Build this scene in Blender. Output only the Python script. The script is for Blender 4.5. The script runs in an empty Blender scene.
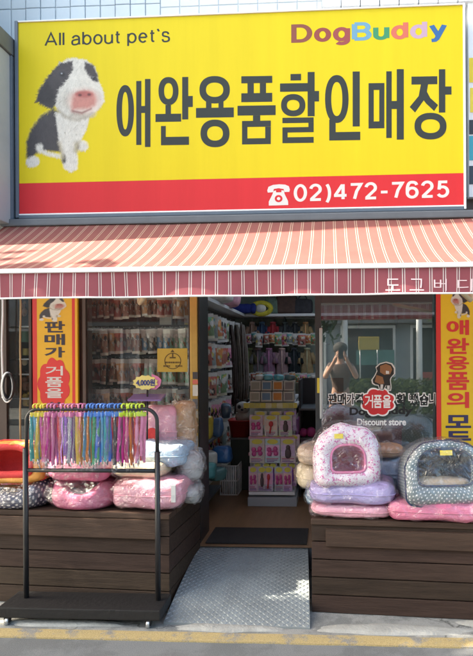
import bpy, bmesh, math, random
from mathutils import Vector, Matrix, noise

# ------------------------------------------------------------------ camera, world, sun, exposure
SC = bpy.context.scene
COL = SC.collection
F_PX, PPX, PPY, IW, IH = 600.0, 294.0, 355.0, 473.0, 656.0
CAM_LOC = Vector((0.0, 0.0, 1.6))
YAW, ROLL = math.radians(3.4), -0.0059
CAM_ROT = Matrix.Rotation(YAW, 3, 'Z') @ Matrix.Rotation(math.radians(90), 3, 'X') @ Matrix.Rotation(ROLL, 3, 'Z')
cd = bpy.data.cameras.new('camera')
cam = bpy.data.objects.new('camera', cd)
COL.objects.link(cam)
cam.location = CAM_LOC
cam.rotation_euler = CAM_ROT.to_euler()
cd.sensor_fit = 'VERTICAL'
cd.sensor_height = 36.0
cd.sensor_width = 36.0
cd.lens = F_PX / IH * 36.0
cd.shift_x = (IW / 2 - PPX) / IH
cd.shift_y = (PPY - IH / 2) / IH
cd.clip_start = 0.05
cd.clip_end = 500
SC.camera = cam

SUN_EL, SUN_AL = 42.0, 4.5      # height; how far the light comes from the street side of the facade plane
el, al = math.radians(SUN_EL), math.radians(SUN_AL)
SUN_DIR = Vector((math.cos(el) * math.cos(al), math.cos(el) * math.sin(al), -math.sin(el)))
sd = bpy.data.lights.new('sun', 'SUN')
sd.energy = 4.6
sd.angle = math.radians(0.6)
sd.color = (1.0, 0.87, 0.70)
sun = bpy.data.objects.new('sun', sd)
COL.objects.link(sun)
sun.rotation_euler = SUN_DIR.to_track_quat('-Z', 'Y').to_euler()
sun.location = (-6, -3, 8)

W = bpy.data.worlds.new('World')
SC.world = W
W.use_nodes = True
nt = W.node_tree
nt.nodes.clear()
wo = nt.nodes.new('ShaderNodeOutputWorld')
bg = nt.nodes.new('ShaderNodeBackground')
sky = nt.nodes.new('ShaderNodeTexSky')
sky.sky_type = 'NISHITA'
sky.sun_disc = False
sky.sun_elevation = el
sky.sun_rotation = math.atan2(-SUN_DIR.x, -SUN_DIR.y)
sky.air_density = 1.0
sky.dust_density = 4.0
sky.ozone_density = 1.0
bg.inputs['Strength'].default_value = 0.15
tint = nt.nodes.new('ShaderNodeMix')          # white balance of the hazy midday sky
tint.data_type, tint.blend_type = 'RGBA', 'MULTIPLY'
tint.inputs[0].default_value = 1.0
tint.inputs[7].default_value = (1.05, 1.0, 0.87, 1)
nt.links.new(sky.outputs[0], tint.inputs[6])
nt.links.new(tint.outputs[2], bg.inputs['Color'])
nt.links.new(bg.outputs[0], wo.inputs['Surface'])

SC.view_settings.view_transform = 'Standard'
SC.view_settings.look = 'None'
SC.view_settings.gamma = 1.0
SC.view_settings.use_curve_mapping = False
SC.view_settings.exposure = 2.42
SC.render.engine = 'CYCLES'
SC.cycles.use_denoising = True
SC.cycles.max_bounces = 10
SC.cycles.diffuse_bounces = 6
SC.cycles.glossy_bounces = 4
SC.cycles.transparent_max_bounces = 24
SC.cycles.caustics_reflective = False
SC.cycles.caustics_refractive = False
SC.cycles.sample_clamp_indirect = 6.0

RNG = random.Random(7)


def P(px, py, Y):
    """World point on the plane y = Y seen at photograph pixel (px, py)."""
    d = CAM_ROT @ Vector(((px - PPX) / F_PX, -(py - PPY) / F_PX, -1.0))
    t = (Y - CAM_LOC.y) / d.y
    return CAM_LOC + d * t


def G(px, py, z=0.0):
    """World point at height z seen at photograph pixel (px, py)."""
    d = CAM_ROT @ Vector(((px - PPX) / F_PX, -(py - PPY) / F_PX, -1.0))
    t = (z - CAM_LOC.z) / d.z
    return CAM_LOC + d * t


def srgb(r, g, b):
    f = lambda c: (c / 255 / 12.92) if c <= 10 else ((c / 255 + 0.055) / 1.055) ** 2.4
    return (f(r), f(g), f(b))


# ------------------------------------------------------------------ materials
MATS = {}


def N(nt, kind, **kw):
    n = nt.nodes.new('ShaderNode' + kind)
    for k, v in kw.items():
        setattr(n, k, v)
    return n


def base_mat(name):
    m = bpy.data.materials.new(name)
    m.use_nodes = True
    b = m.node_tree.nodes['Principled BSDF']
    return m, m.node_tree, b


def mat(name, col, rough=0.6, metal=0.0, var=0.12, vscale=6.0, bump=0.0, bscale=60.0, coat=0.0, spec=0.5,
        stretch=(1, 1, 1), wrinkle=0.0, translucent=0.0, attr=None, sheen=0.0):
    """Principled material with noise variation of its own colour and optional bump."""
    if name in MATS:
        return MATS[name]
    m, nt, b = base_mat(name)
    L = nt.links.new
    tc = N(nt, 'TexCoord')
    mp = N(nt, 'Mapping')
    mp.inputs['Scale'].default_value = stretch
    L(tc.outputs['Object'], mp.inputs['Vector'])
    nz = N(nt, 'TexNoise')
    nz.inputs['Scale'].default_value = vscale
    nz.inputs['Detail'].default_value = 6
    nz.inputs['Roughness'].default_value = 0.65
    L(mp.outputs[0], nz.inputs['Vector'])
    mr = N(nt, 'MapRange')
    mr.inputs[1].default_value = 0.25
    mr.inputs[2].default_value = 0.75
    mr.inputs[3].default_value = 1 - var
    mr.inputs[4].default_value = 1 + var
    L(nz.outputs[0], mr.inputs[0])
    mx = N(nt, 'Mix', data_type='RGBA', blend_type='MULTIPLY')
    mx.inputs[0].default_value = 1.0
    if attr:
        at = N(nt, 'Attribute')
        at.attribute_name = attr
        L(at.outputs['Color'], mx.inputs[6])
    else:
        mx.inputs[6].default_value = (*col, 1)
    L(mr.outputs[0], mx.inputs[7])
    L(mx.outputs[2], b.inputs['Base Color'])
    b.inputs['Roughness'].default_value = rough
    b.inputs['Metallic'].default_value = metal
    b.inputs['Specular IOR Level'].default_value = spec
    b.inputs['Coat Weight'].default_value = coat
    b.inputs['Coat Roughness'].default_value = 0.12
    b.inputs['Sheen Weight'].default_value = sheen
    last = None
    if bump:
        n2 = N(nt, 'TexNoise')
        n2.inputs['Scale'].default_value = bscale
        n2.inputs['Detail'].default_value = 5
        L(mp.outputs[0], n2.inputs['Vector'])
        bp = N(nt, 'Bump')
        bp.inputs['Strength'].default_value = bump
        bp.inputs['Distance'].default_value = 0.01
        L(n2.outputs[0], bp.inputs['Height'])
        L(bp.outputs[0], b.inputs['Normal'])
        last = bp
    if wrinkle:
        n3 = N(nt, 'TexNoise')
        n3.inputs['Scale'].default_value = 14
        n3.inputs['Detail'].default_value = 3
        n3.inputs['Distortion'].default_value = 1.5
        L(tc.outputs['Object'], n3.inputs['Vector'])
        bp2 = N(nt, 'Bump')
        bp2.inputs['Strength'].default_value = wrinkle
        bp2.inputs['Distance'].default_value = 0.02
        L(n3.outputs[0], bp2.inputs['Height'])
        if last:
            L(last.outputs[0], bp2.inputs['Normal'])
        L(bp2.outputs[0], b.inputs['Normal'])
        L(bp2.outputs[0], b.inputs['Coat Normal'])
    if translucent:
        out = nt.nodes['Material Output']
        tr = N(nt, 'BsdfTranslucent')
        L(mx.outputs[2], tr.inputs['Color'])
        ms = N(nt, 'MixShader')
        ms.inputs[0].default_value = translucent
        L(b.outputs[0], ms.inputs[1])
        L(tr.outputs[0], ms.inputs[2])
        L(ms.outputs[0], out.inputs['Surface'])
    MATS[name] = m
    return m


def film_mat(name, base=0.05, grow=0.55, rough=0.12, tint=(1, 1, 1), wr=0.7, wscale=18.0, haze=0.06):
    """Clear sheet (glass pane, plastic bag): transparent with a Fresnel reflection and a little milky haze."""
    if name in MATS:
        return MATS[name]
    m = bpy.data.materials.new(name)
    m.use_nodes = True
    nt = m.node_tree
    nt.nodes.clear()
    L = nt.links.new
    out = N(nt, 'OutputMaterial')
    tr = N(nt, 'BsdfTransparent')
    tr.inputs['Color'].default_value = (*tint, 1)
    gl = N(nt, 'BsdfGlossy')
    gl.inputs['Roughness'].default_value = rough
    gl.inputs['Color'].default_value = (0.95, 0.97, 1, 1)
    df = N(nt, 'BsdfDiffuse')
    df.inputs['Color'].default_value = (0.8, 0.82, 0.84, 1)
    lw = N(nt, 'LayerWeight')
    lw.inputs['Blend'].default_value = 0.35
    mr = N(nt, 'MapRange')
    mr.inputs[3].default_value = base
    mr.inputs[4].default_value = base + grow
    L(lw.outputs['Facing'], mr.inputs[0])
    if wr:
        tc = N(nt, 'TexCoord')
        nz = N(nt, 'TexNoise')
        nz.inputs['Scale'].default_value = wscale
        nz.inputs['Detail'].default_value = 4
        nz.inputs['Distortion'].default_value = 2.0
        L(tc.outputs['Object'], nz.inputs['Vector'])
        bp = N(nt, 'Bump')
        bp.inputs['Strength'].default_value = wr
        bp.inputs['Distance'].default_value = 0.03
        L(nz.outputs[0], bp.inputs['Height'])
        L(bp.outputs[0], gl.inputs['Normal'])
        L(bp.outputs[0], lw.inputs['Normal'])
    m1 = N(nt, 'MixShader')
    m1.inputs[0].default_value = haze
    L(tr.outputs[0], m1.inputs[1])
    L(df.outputs[0], m1.inputs[2])
    m2 = N(nt, 'MixShader')
    L(mr.outputs[0], m2.inputs[0])
    L(m1.outputs[0], m2.inputs[1])
    L(gl.outputs[0], m2.inputs[2])
    L(m2.outputs[0], out.inputs['Surface'])
    MATS[name] = m
    return m


def worn_mat(name, under, paint, thr=0.52, scale=7.0, crack=False):
    """ground surface with chipped paint or stains, grit and (optionally) hairline cracks"""
    m, nt, b = base_mat(name)
    L = nt.links.new
    tc = N(nt, 'TexCoord')
    n1 = N(nt, 'TexNoise')
    n1.inputs['Scale'].default_value = scale
    n1.inputs['Detail'].default_value = 9
    n1.inputs['Roughness'].default_value = 0.72
    L(tc.outputs['Object'], n1.inputs['Vector'])
    mr = N(nt, 'MapRange')
    mr.inputs[1].default_value = thr - 0.05
    mr.inputs[2].default_value = thr + 0.05
    L(n1.outputs[0], mr.inputs[0])
    mx = N(nt, 'Mix', data_type='RGBA')
    mx.inputs[6].default_value = (*paint, 1)
    mx.inputs[7].default_value = (*under, 1)
    L(mr.outputs[0], mx.inputs[0])
    n2 = N(nt, 'TexNoise')
    n2.inputs['Scale'].default_value = 260
    n2.inputs['Detail'].default_value = 3
    L(tc.outputs['Object'], n2.inputs['Vector'])
    m2 = N(nt, 'MapRange')
    m2.inputs[1].default_value = 0.3
    m2.inputs[2].default_value = 0.7
    m2.inputs[3].default_value = 0.62
    m2.inputs[4].default_value = 1.38
    L(n2.outputs[0], m2.inputs[0])
    mm = N(nt, 'Mix', data_type='RGBA', blend_type='MULTIPLY')
    mm.inputs[0].default_value = 1
    L(mx.outputs[2], mm.inputs[6])
    L(m2.outputs[0], mm.inputs[7])
    last = mm.outputs[2]
    if crack:
        vo = N(nt, 'TexVoronoi', feature='DISTANCE_TO_EDGE')
        vo.inputs['Scale'].default_value = 1.3
        nv = N(nt, 'TexNoise')
        nv.inputs['Scale'].default_value = 5
        nv.inputs['Detail'].default_value = 5
        L(tc.outputs['Object'], nv.inputs['Vector'])
        mv = N(nt, 'Mix', data_type='VECTOR')
        mv.inputs[0].default_value = 0.22
        L(tc.outputs['Object'], mv.inputs[4])
        L(nv.outputs['Color'], mv.inputs[5])
        L(mv.outputs[1], vo.inputs['Vector'])
        cr = N(nt, 'MapRange')
        cr.inputs[1].default_value = 0.0
        cr.inputs[2].default_value = 0.009
        cr.inputs[3].default_value = 0.35
        cr.inputs[4].default_value = 1.0
        L(vo.outputs['Distance'], cr.inputs[0])
        mc = N(nt, 'Mix', data_type='RGBA', blend_type='MULTIPLY')
        mc.inputs[0].default_value = 1
        L(last, mc.inputs[6])
        L(cr.outputs[0], mc.inputs[7])
        last = mc.outputs[2]
    L(last, b.inputs['Base Color'])
    b.inputs['Roughness'].default_value = 0.9
    b.inputs['Specular IOR Level'].default_value = 0.3
    bp = N(nt, 'Bump')
    bp.inputs['Strength'].default_value = 0.7
    bp.inputs['Distance'].default_value = 0.006
    L(n2.outputs[0], bp.inputs['Height'])
    L(bp.outputs[0], b.inputs['Normal'])
    return m


def polka_mat(name, base, dot, scale=28.0, r=0.22, rough=0.75, coat=0.3, wrinkle=0.25):
    if name in MATS:
        return MATS[name]
    m, nt, b = base_mat(name)
    L = nt.links.new
    uv = N(nt, 'UVMap')
    sc = N(nt, 'VectorMath', operation='SCALE')
    sc.inputs['Scale'].default_value = scale
    L(uv.outputs[0], sc.inputs[0])
    masks = []
    for off in (0.0, 0.5):
        ad = N(nt, 'VectorMath', operation='ADD')
        ad.inputs[1].default_value = (off, off, 0)
        L(sc.outputs[0], ad.inputs[0])
        fr = N(nt, 'VectorMath', operation='FRACTION')
        L(ad.outputs[0], fr.inputs[0])
        sb = N(nt, 'VectorMath', operation='SUBTRACT')
        sb.inputs[1].default_value = (0.5, 0.5, 0)
        L(fr.outputs[0], sb.inputs[0])
        ln = N(nt, 'VectorMath', operation='LENGTH')
        L(sb.outputs[0], ln.inputs[0])
        lt = N(nt, 'MapRange')
        lt.inputs[1].default_value = r
        lt.inputs[2].default_value = r - 0.05
        L(ln.outputs['Value'], lt.inputs[0])
        masks.append(lt)
    mx = N(nt, 'Math', operation='MAXIMUM')
    L(masks[0].outputs[0], mx.inputs[0])
    L(masks[1].outputs[0], mx.inputs[1])
    mc = N(nt, 'Mix', data_type='RGBA')
    mc.inputs[6].default_value = (*base, 1)
    mc.inputs[7].default_value = (*dot, 1)
    L(mx.outputs[0], mc.inputs[0])
    L(mc.outputs[2], b.inputs['Base Color'])
    b.inputs['Roughness'].default_value = rough
    b.inputs['Coat Weight'].default_value = coat
    b.inputs['Coat Roughness'].default_value = 0.15
    tc = N(nt, 'TexCoord')
    n3 = N(nt, 'TexNoise')
    n3.inputs['Scale'].default_value = 13
    n3.inputs['Detail'].default_value = 3
    L(tc.outputs['Object'], n3.inputs['Vector'])
    bp = N(nt, 'Bump')
    bp.inputs['Strength'].default_value = wrinkle
    bp.inputs['Distance'].default_value = 0.02
    L(n3.outputs[0], bp.inputs['Height'])
    L(bp.outputs[0], b.inputs['Normal'])
    MATS[name] = m
    return m


def print_mat(name, base, mark, scale=30.0, thr=0.33):
    """Cloth with small scattered printed marks."""
    if name in MATS:
        return MATS[name]
    m, nt, b = base_mat(name)
    L = nt.links.new
    tc = N(nt, 'TexCoord')
    vo = N(nt, 'TexVoronoi')
    vo.inputs['Scale'].default_value = scale
    vo.inputs['Randomness'].default_value = 0.8
    nz = N(nt, 'TexNoise')
    nz.inputs['Scale'].default_value = scale * 1.6
    L(tc.outputs['Object'], nz.inputs['Vector'])
    mv = N(nt, 'Mix', data_type='VECTOR')
    mv.inputs[0].default_value = 0.07
    L(tc.outputs['Object'], mv.inputs[4])
    L(nz.outputs['Color'], mv.inputs[5])
    L(mv.outputs[1], vo.inputs['Vector'])
    lt = N(nt, 'MapRange')
    lt.inputs[1].default_value = thr
    lt.inputs[2].default_value = thr - 0.06
    L(vo.outputs['Distance'], lt.inputs[0])
    mc = N(nt, 'Mix', data_type='RGBA')
    mc.inputs[6].default_value = (*base, 1)
    mc.inputs[7].default_value = (*mark, 1)
    L(lt.outputs[0], mc.inputs[0])
    L(mc.outputs[2], b.inputs['Base Color'])
    b.inputs['Roughness'].default_value = 0.8
    b.inputs['Coat Weight'].default_value = 0.25
    n3 = N(nt, 'TexNoise')
    n3.inputs['Scale'].default_value = 12
    L(tc.outputs['Object'], n3.inputs['Vector'])
    bp = N(nt, 'Bump')
    bp.inputs['Strength'].default_value = 0.3
    bp.inputs['Distance'].default_value = 0.02
    L(n3.outputs[0], bp.inputs['Height'])
    L(bp.outputs[0], b.inputs['Normal'])
    MATS[name] = m
    return m


# ------------------------------------------------------------------ mesh building
class MB:
    def __init__(s):
        s.v, s.f, s.mi, s.uv, s.vc, s.sm = [], [], [], [], [], []
        s.cur = 0
        s.col = (0.5, 0.5, 0.5)
        s.smooth = False
        s.M = None                                  # optional transform applied to what is added

    def av(s, p, col=None):
        p = Vector(p)
        if s.M is not None:
            p = s.M @ p
        s.v.append(p)
        s.vc.append(col or s.col)
        return len(s.v) - 1

    def af(s, idx, uv=None):
        s.f.append(tuple(idx))
        s.mi.append(s.cur)
        s.uv.append(uv)
        s.sm.append(s.smooth)

    def quad(s, a, b, c, d):
        s.af([s.av(a), s.av(b), s.av(c), s.av(d)], [(0, 0), (1, 0), (1, 1), (0, 1)])

    def poly(s, pts):
        s.af([s.av(p) for p in pts])

    def box(s, x0, x1, y0, y1, z0, z1, R=None):
        c = [(x, y, z) for z in (z0, z1) for y in (y0, y1) for x in (x0, x1)]
        if R is not None:
            c = [R @ Vector(p) for p in c]
        i = [s.av(p) for p in c]
        for q in ((0, 2, 3, 1), (4, 5, 7, 6), (0, 1, 5, 4), (2, 6, 7, 3), (0, 4, 6, 2), (1, 3, 7, 5)):
            s.af([i[k] for k in q])

    def bbox(s, x0, x1, y0, y1, z0, z1, b=0.004, R=None):
        """box with chamfered edges"""
        b = min(b, abs(x1 - x0) / 3, abs(y1 - y0) / 3, abs(z1 - z0) / 3)
        bm = bmesh.new()
        bmesh.ops.create_cube(bm, size=1)
        for v in bm.verts:
            v.co = Vector(((x0 + x1) / 2 + v.co.x * (x1 - x0), (y0 + y1) / 2 + v.co.y * (y1 - y0), (z0 + z1) / 2 + v.co.z * (z1 - z0)))
        bmesh.ops.bevel(bm, geom=bm.edges[:], offset=b, segments=2, affect='EDGES', profile=0.7)
        if R is not None:
            bm.transform(R.to_4x4() if len(R) == 3 else R)
        s.bm(bm)

    def bm(s, bm):
        bm.verts.ensure_lookup_table()
        base = {v: s.av(v.co) for v in bm.verts}
        for f in bm.faces:
            s.af([base[v] for v in f.verts])
        bm.free()

    def loft(s, rings, closed=True, cap0=False, cap1=False, uvs=None, vmap=None):
        idx = [[s.av(p) for p in r] for r in rings]
        n = len(rings[0])
        for a in range(len(rings) - 1):
            for k in range(n if closed else n - 1):
                k2 = (k + 1) % n
                uv = None
                if vmap:
                    u0, u1 = uvs[0][k], uvs[0][k + 1]
                    uv = [(u0, vmap[a][k]), (u1, vmap[a][k2]), (u1, vmap[a + 1][k2]), (u0, vmap[a + 1][k])]
                elif uvs:
                    u0, u1 = uvs[0][k], uvs[0][k + 1]
                    v0, v1 = uvs[1][a], uvs[1][a + 1]
                    uv = [(u0, v0), (u1, v0), (u1, v1), (u0, v1)]
                s.af([idx[a][k], idx[a][k2], idx[a + 1][k2], idx[a + 1][k]], uv)
        if cap0:
            s.af(list(reversed(idx[0])))
        if cap1:
            s.af(idx[-1])

    def tube(s, pts, r, n=8, caps=True, closed=False):
        pts = [Vector(p) for p in pts]
        rr = r if isinstance(r, (list, tuple)) else [r] * len(pts)
        rings = []
        up = None
        m = len(pts)
        for i, p in enumerate(pts):
            if closed:
                t = pts[(i + 1) % m] - pts[i - 1]
            else:
                t = pts[min(i + 1, m - 1)] - pts[max(i - 1, 0)]
            t.normalize()
            if up is None:
                up = Vector((0, 0, 1)) if abs(t.z) < 0.9 else Vector((1, 0, 0))
            a = t.cross(up)
            if a.length < 1e-5:
                a = t.orthogonal()
            a.normalize()
            b = a.cross(t).normalized()
            up = b
            rings.append([p + (a * math.cos(2 * math.pi * k / n) + b * math.sin(2 * math.pi * k / n)) * rr[i] for k in range(n)])
        if closed:
            rings.append(rings[0])
        sm, s.smooth = s.smooth, True
        s.loft(rings)
        s.smooth = sm
        if caps and not closed:
            k = len(s.v)
            s.af(list(range(k - n, k)))
            k0 = k - n * len(rings)
            s.af(list(reversed(range(k0, k0 + n))))

    def lathe(s, c, prof, n=20, axis='Z'):
        rings = []
        for r, h in prof:
            ring = []
            for k in range(n):
                a = 2 * math.pi * k / n
                p = Vector((r * math.cos(a), r * math.sin(a), h))
                if axis == 'Y':
                    p = Vector((p.x, p.z, p.y))
                if axis == 'X':
                    p = Vector((p.z, p.x, p.y))
                ring.append(Vector(c) + p)
            rings.append(ring)
        sm, s.smooth = s.smooth, True
        s.loft(rings, cap0=True, cap1=True)
        s.smooth = sm

    def prism(s, pts, y0, y1):
        """outline in (x, z) given thickness from y0 (front) to y1"""
        a = [s.av((x, y0, z)) for x, z in pts]
        b = [s.av((x, y1, z)) for x, z in pts]
        n = len(pts)
        s.af(a)
        s.af(list(reversed(b)))
        for k in range(n):
            s.af([a[k], b[k], b[(k + 1) % n], a[(k + 1) % n]])

    def build(s, name, mats, parent=None, loc=None):
        """one mesh object; verts are world coordinates; origin at the parent thing's place (or loc)"""
        o0 = Vector(loc) if loc is not None else (LOC.get(parent.name, Vector((0, 0, 0))) if parent else Vector((0, 0, 0)))
        me = bpy.data.meshes.new(name)
        me.from_pydata([tuple(v - o0) for v in s.v], [], s.f)
        ml = mats if isinstance(mats, (list, tuple)) else [mats]
        for m in ml:
            me.materials.append(m)
        me.polygons.foreach_set('material_index', s.mi)
        me.polygons.foreach_set('use_smooth', s.sm)
        if any(u is not None for u in s.uv):
            ul = me.uv_layers.new(name='UVMap')
            k = 0
            for f, u in zip(s.f, s.uv):
                for j in range(len(f)):
                    ul.data[k].uv = u[j] if u else (0, 0)
                    k += 1
        ca = me.color_attributes.new('Col', 'FLOAT_COLOR', 'POINT')
        flat = []
        for c in s.vc:
            flat.extend((c[0], c[1], c[2], 1.0))
        ca.data.foreach_set('color', flat)
        me.update()
        o = bpy.data.objects.new(name, me)
        COL.objects.link(o)
        LOC[o.name] = o0
        if parent:
            o.parent = parent
        else:
            o.location = o0
        return o


LOC = {}


def thing(name, label, cat, loc=(0, 0, 0), group=None):
    o = bpy.data.objects.new(name, None)
    o.empty_display_size = 0.1
    COL.objects.link(o)
    o.location = loc
    LOC[o.name] = Vector(loc)
    tag(o, label, cat, group)
    return o


def tag(o, label, cat, group=None):
    o['label'] = label
    o['category'] = cat
    if group:
        o['group'] = group
    return o


def struct(o, label=None, cat=None, kind='structure'):
    o['kind'] = kind
    if label:
        o['label'] = label
        o['category'] = cat
    return o


def dup(root, loc, rot=None, label=None, group=None):
    r = root.copy()
    COL.objects.link(r)
    r.location = loc
    if rot is not None:
        r.rotation_euler = rot
    if label:
        r['label'] = label
    if group:
        r['group'] = group
    for ch in list(root.children):
        c = ch.copy()
        COL.objects.link(c)
        c.parent = r
        for g in list(ch.children):
            d = g.copy()
            COL.objects.link(d)
            d.parent = c
    return r


ORD = ['first', 'second', 'third', 'fourth', 'fifth', 'sixth', 'seventh', 'eighth', 'ninth', 'tenth', 'eleventh', 'twelfth',
       'thirteenth', 'fourteenth', 'fifteenth', 'sixteenth', 'seventeenth', 'eighteenth', 'nineteenth', 'twentieth']


def ordinal(i, n):
    """place counted from the nearer end"""
    if i == 0:
        return 'leftmost'
    if i == n - 1:
        return 'rightmost'
    if n % 2 and i == n // 2:
        return 'middle'
    if i < n / 2:
        return ORD[i] + ' from left'
    return ORD[n - 1 - i] + ' from right'


# ------------------------------------------------------------------ lettering
TXT = {}


def glyphs(s, bold=0.0):
    key = (s, bold)
    if key in TXT:
        return TXT[key]
    c = bpy.data.curves.new('lettering', 'FONT')
    c.body = s
    c.fill_mode = 'BOTH'
    c.offset = bold
    c.resolution_u = 4
    o = bpy.data.objects.new('lettering', c)
    COL.objects.link(o)
    dg = bpy.context.evaluated_depsgraph_get()
    dg.update()
    m = bpy.data.meshes.new_from_object(o.evaluated_get(dg))
    vs = [(v.co.x, v.co.y) for v in m.vertices]
    fs = [tuple(p.vertices) for p in m.polygons]
    bpy.data.objects.remove(o)
    bpy.data.curves.remove(c)
    bpy.data.meshes.remove(m)
    TXT[key] = (vs, fs)
    return TXT[key]


def put_text(mb, s, a, b, c, bold=0.0, ref=None, pad=0.0):
    """lettering fitted into the parallelogram: a = lower left, b = lower right, c = upper left (world points).
    ref: text whose box is used for fitting (so that outlines share the box of their letters)."""
    a, b, c = Vector(a), Vector(b), Vector(c)
    vs, fs = glyphs(s, bold)
    rv = glyphs(s, ref if ref is not None else bold)[0]
    x0, x1 = min(v[0] for v in rv), max(v[0] for v in rv)
    y0, y1 = min(v[1] for v in rv), max(v[1] for v in rv)
    base = len(mb.v)
    for x, y in vs:
        mb.av(a + (b - a) * ((x - x0) / (x1 - x0)) + (c - a) * ((y - y0) / (y1 - y0)))
    for f in fs:
        mb.af([base + k for k in f])


def text_px(mb, s, x0, y0, x1, y1, Y, bold=0.0, slope=0.0, ref=None):
    """lettering in the photograph box (x0,y0 top left; x1,y1 bottom right) on the plane y = Y; slope = y change over the width"""
    put_text(mb, s, P(x0, y1, Y), P(x1, y1 + slope, Y), P(x0, y0, Y), bold, ref)


def blob_px(cx, cy, rx, ry, n=40, wob=0.0, k=7, seed=0):
    r = []
    for i in range(n):
        a = 2 * math.pi * i / n
        w = 1 + wob * abs(math.sin(a * k / 2 + seed)) - wob * 0.5
        r.append((cx + rx * w * math.cos(a), cy + ry * w * math.sin(a)))
    return r


def poly_px(mb, pts, Y):
    mb.poly([P(x, y, Y) for x, y in reversed(pts)] if area(pts) > 0 else [P(x, y, Y) for x, y in pts])


def area(pts):
    s = 0
    for i in range(len(pts)):
        x0, y0 = pts[i]
        x1, y1 = pts[(i + 1) % len(pts)]
        s += x0 * y1 - x1 * y0
    return s


# ------------------------------------------------------------------ soft shapes
def spow(v, e):
    return math.copysign(abs(v) ** e, v)


def cushion(mb, c, size, rz=0.0, e1=0.55, e2=0.5, seed=0, wr=0.02, nu=56, nv=22, flat=0.0, fr=7.0, tilt=0.0, uvs=1.0, ridged=False):
    """soft pillow-like body: superellipsoid with folds"""
    c = Vector(c)
    sx, sy, sz = size[0] / 2, size[1] / 2, size[2] / 2
    R = Matrix.Rotation(rz, 3, 'Z') @ Matrix.Rotation(tilt, 3, 'Y')
    rings = []
    for j in range(nv + 1):
        v = -math.pi / 2 + math.pi * (0.02 + 0.96 * j / nv)
        ring = []
        for i in range(nu):
            u = 2 * math.pi * i / nu
            p = Vector((sx * spow(math.cos(v), e1) * spow(math.cos(u), e2),
                        sy * spow(math.cos(v), e1) * spow(math.sin(u), e2),
                        sz * spow(math.sin(v), e1)))
            q = p * fr + Vector((seed * 3.1, seed * 1.7, seed * 0.9))
            if ridged:
                d = 1 - 2.2 * abs(noise.noise(q)) + 0.5 * (1 - 2.2 * abs(noise.noise(q * 2.3)))
                d = d - 0.6
            else:
                d = noise.noise(q) + 0.45 * noise.noise(q * 2.1)
            nrm = Vector((p.x / sx ** 2, p.y / sy ** 2, p.z / sz ** 2)).normalized()
            amt = wr * (0.35 if p.z < -sz * 0.75 else 1.0)
            p = p + nrm * d * amt
            if p.z < -sz:
                p.z = -sz
            ring.append(c + R @ p)
        rings.append(ring)
    sm, mb.smooth = mb.smooth, True
    per = 2 * (sx + sy) * 0.9
    uu = [per * 2 * i / nu * uvs for i in range(nu + 1)]
    vv = [sz * 2 * 1.5 * j / nv * uvs for j in range(nv + 1)]
    mb.loft(rings, cap0=True, cap1=True, uvs=(uu, vv))
    mb.smooth = sm
    return rings[nv // 2]


def ring_bed(mb, c, size, wall=0.09, dip=0.5, rz=0.0, seed=0, wr=0.012, nu=64, nv=18, e=0.7):
    """round-cornered pet bed wall: a padded ring, lower at the front (-Y)"""
    c = Vector(c)
    R = Matrix.Rotation(rz, 3, 'Z')
    rx, ry, h = size[0] / 2 - wall / 2, size[1] / 2 - wall / 2, size[2]
    rings = []
    for i in range(nu):
        u = 2 * math.pi * i / nu - math.pi / 2
        bx, by = rx * spow(math.cos(u), e), ry * spow(math.sin(u), e)
        nx, ny = math.cos(u), math.sin(u)
        fr = max(0.0, -math.sin(u))
        hh = h * (1 - dip * fr ** 3)
        ring = []
        for j in range(nv):
            t = 2 * math.pi * j / nv
            p = Vector((bx + nx * wall / 2 * spow(math.cos(t), 0.8), by + ny * wall / 2 * spow(math.cos(t), 0.8), hh / 2 + hh / 2 * spow(math.sin(t), 0.75)))
            q = p * 8 + Vector((seed, seed * 2.3, 0))
            d = wr * (noise.noise(q) + 0.5 * noise.noise(q * 2.2))
            p = p + Vector((nx * math.cos(t), ny * math.cos(t), max(0, math.sin(t)))) * d
            ring.append(c + R @ p)
        rings.append(ring)
    rings.append(rings[0])
    sm, mb.smooth = mb.smooth, True
    per = math.pi * (rx + ry)
    mb.loft(rings, uvs=([2 * h * k / nv for k in range(nv + 1)], [per * i / nu for i in range(nu + 1)]))
    mb.smooth = sm


def arch(w, h, n=48, top=0.75, bot=0.3, zc=0.45):
    pts = []
    for i in range(n):
        a = 2 * math.pi * i / n
        e = top if math.sin(a) >= 0 else bot
        x = w / 2 * spow(math.cos(a), e if math.sin(a) < 0 else 0.8)
        z = h * zc + (h * (1 - zc) if math.sin(a) >= 0 else h * zc) * spow(math.sin(a), e)
        pts.append((x, z))
    return pts


SEAM = [None]


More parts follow.
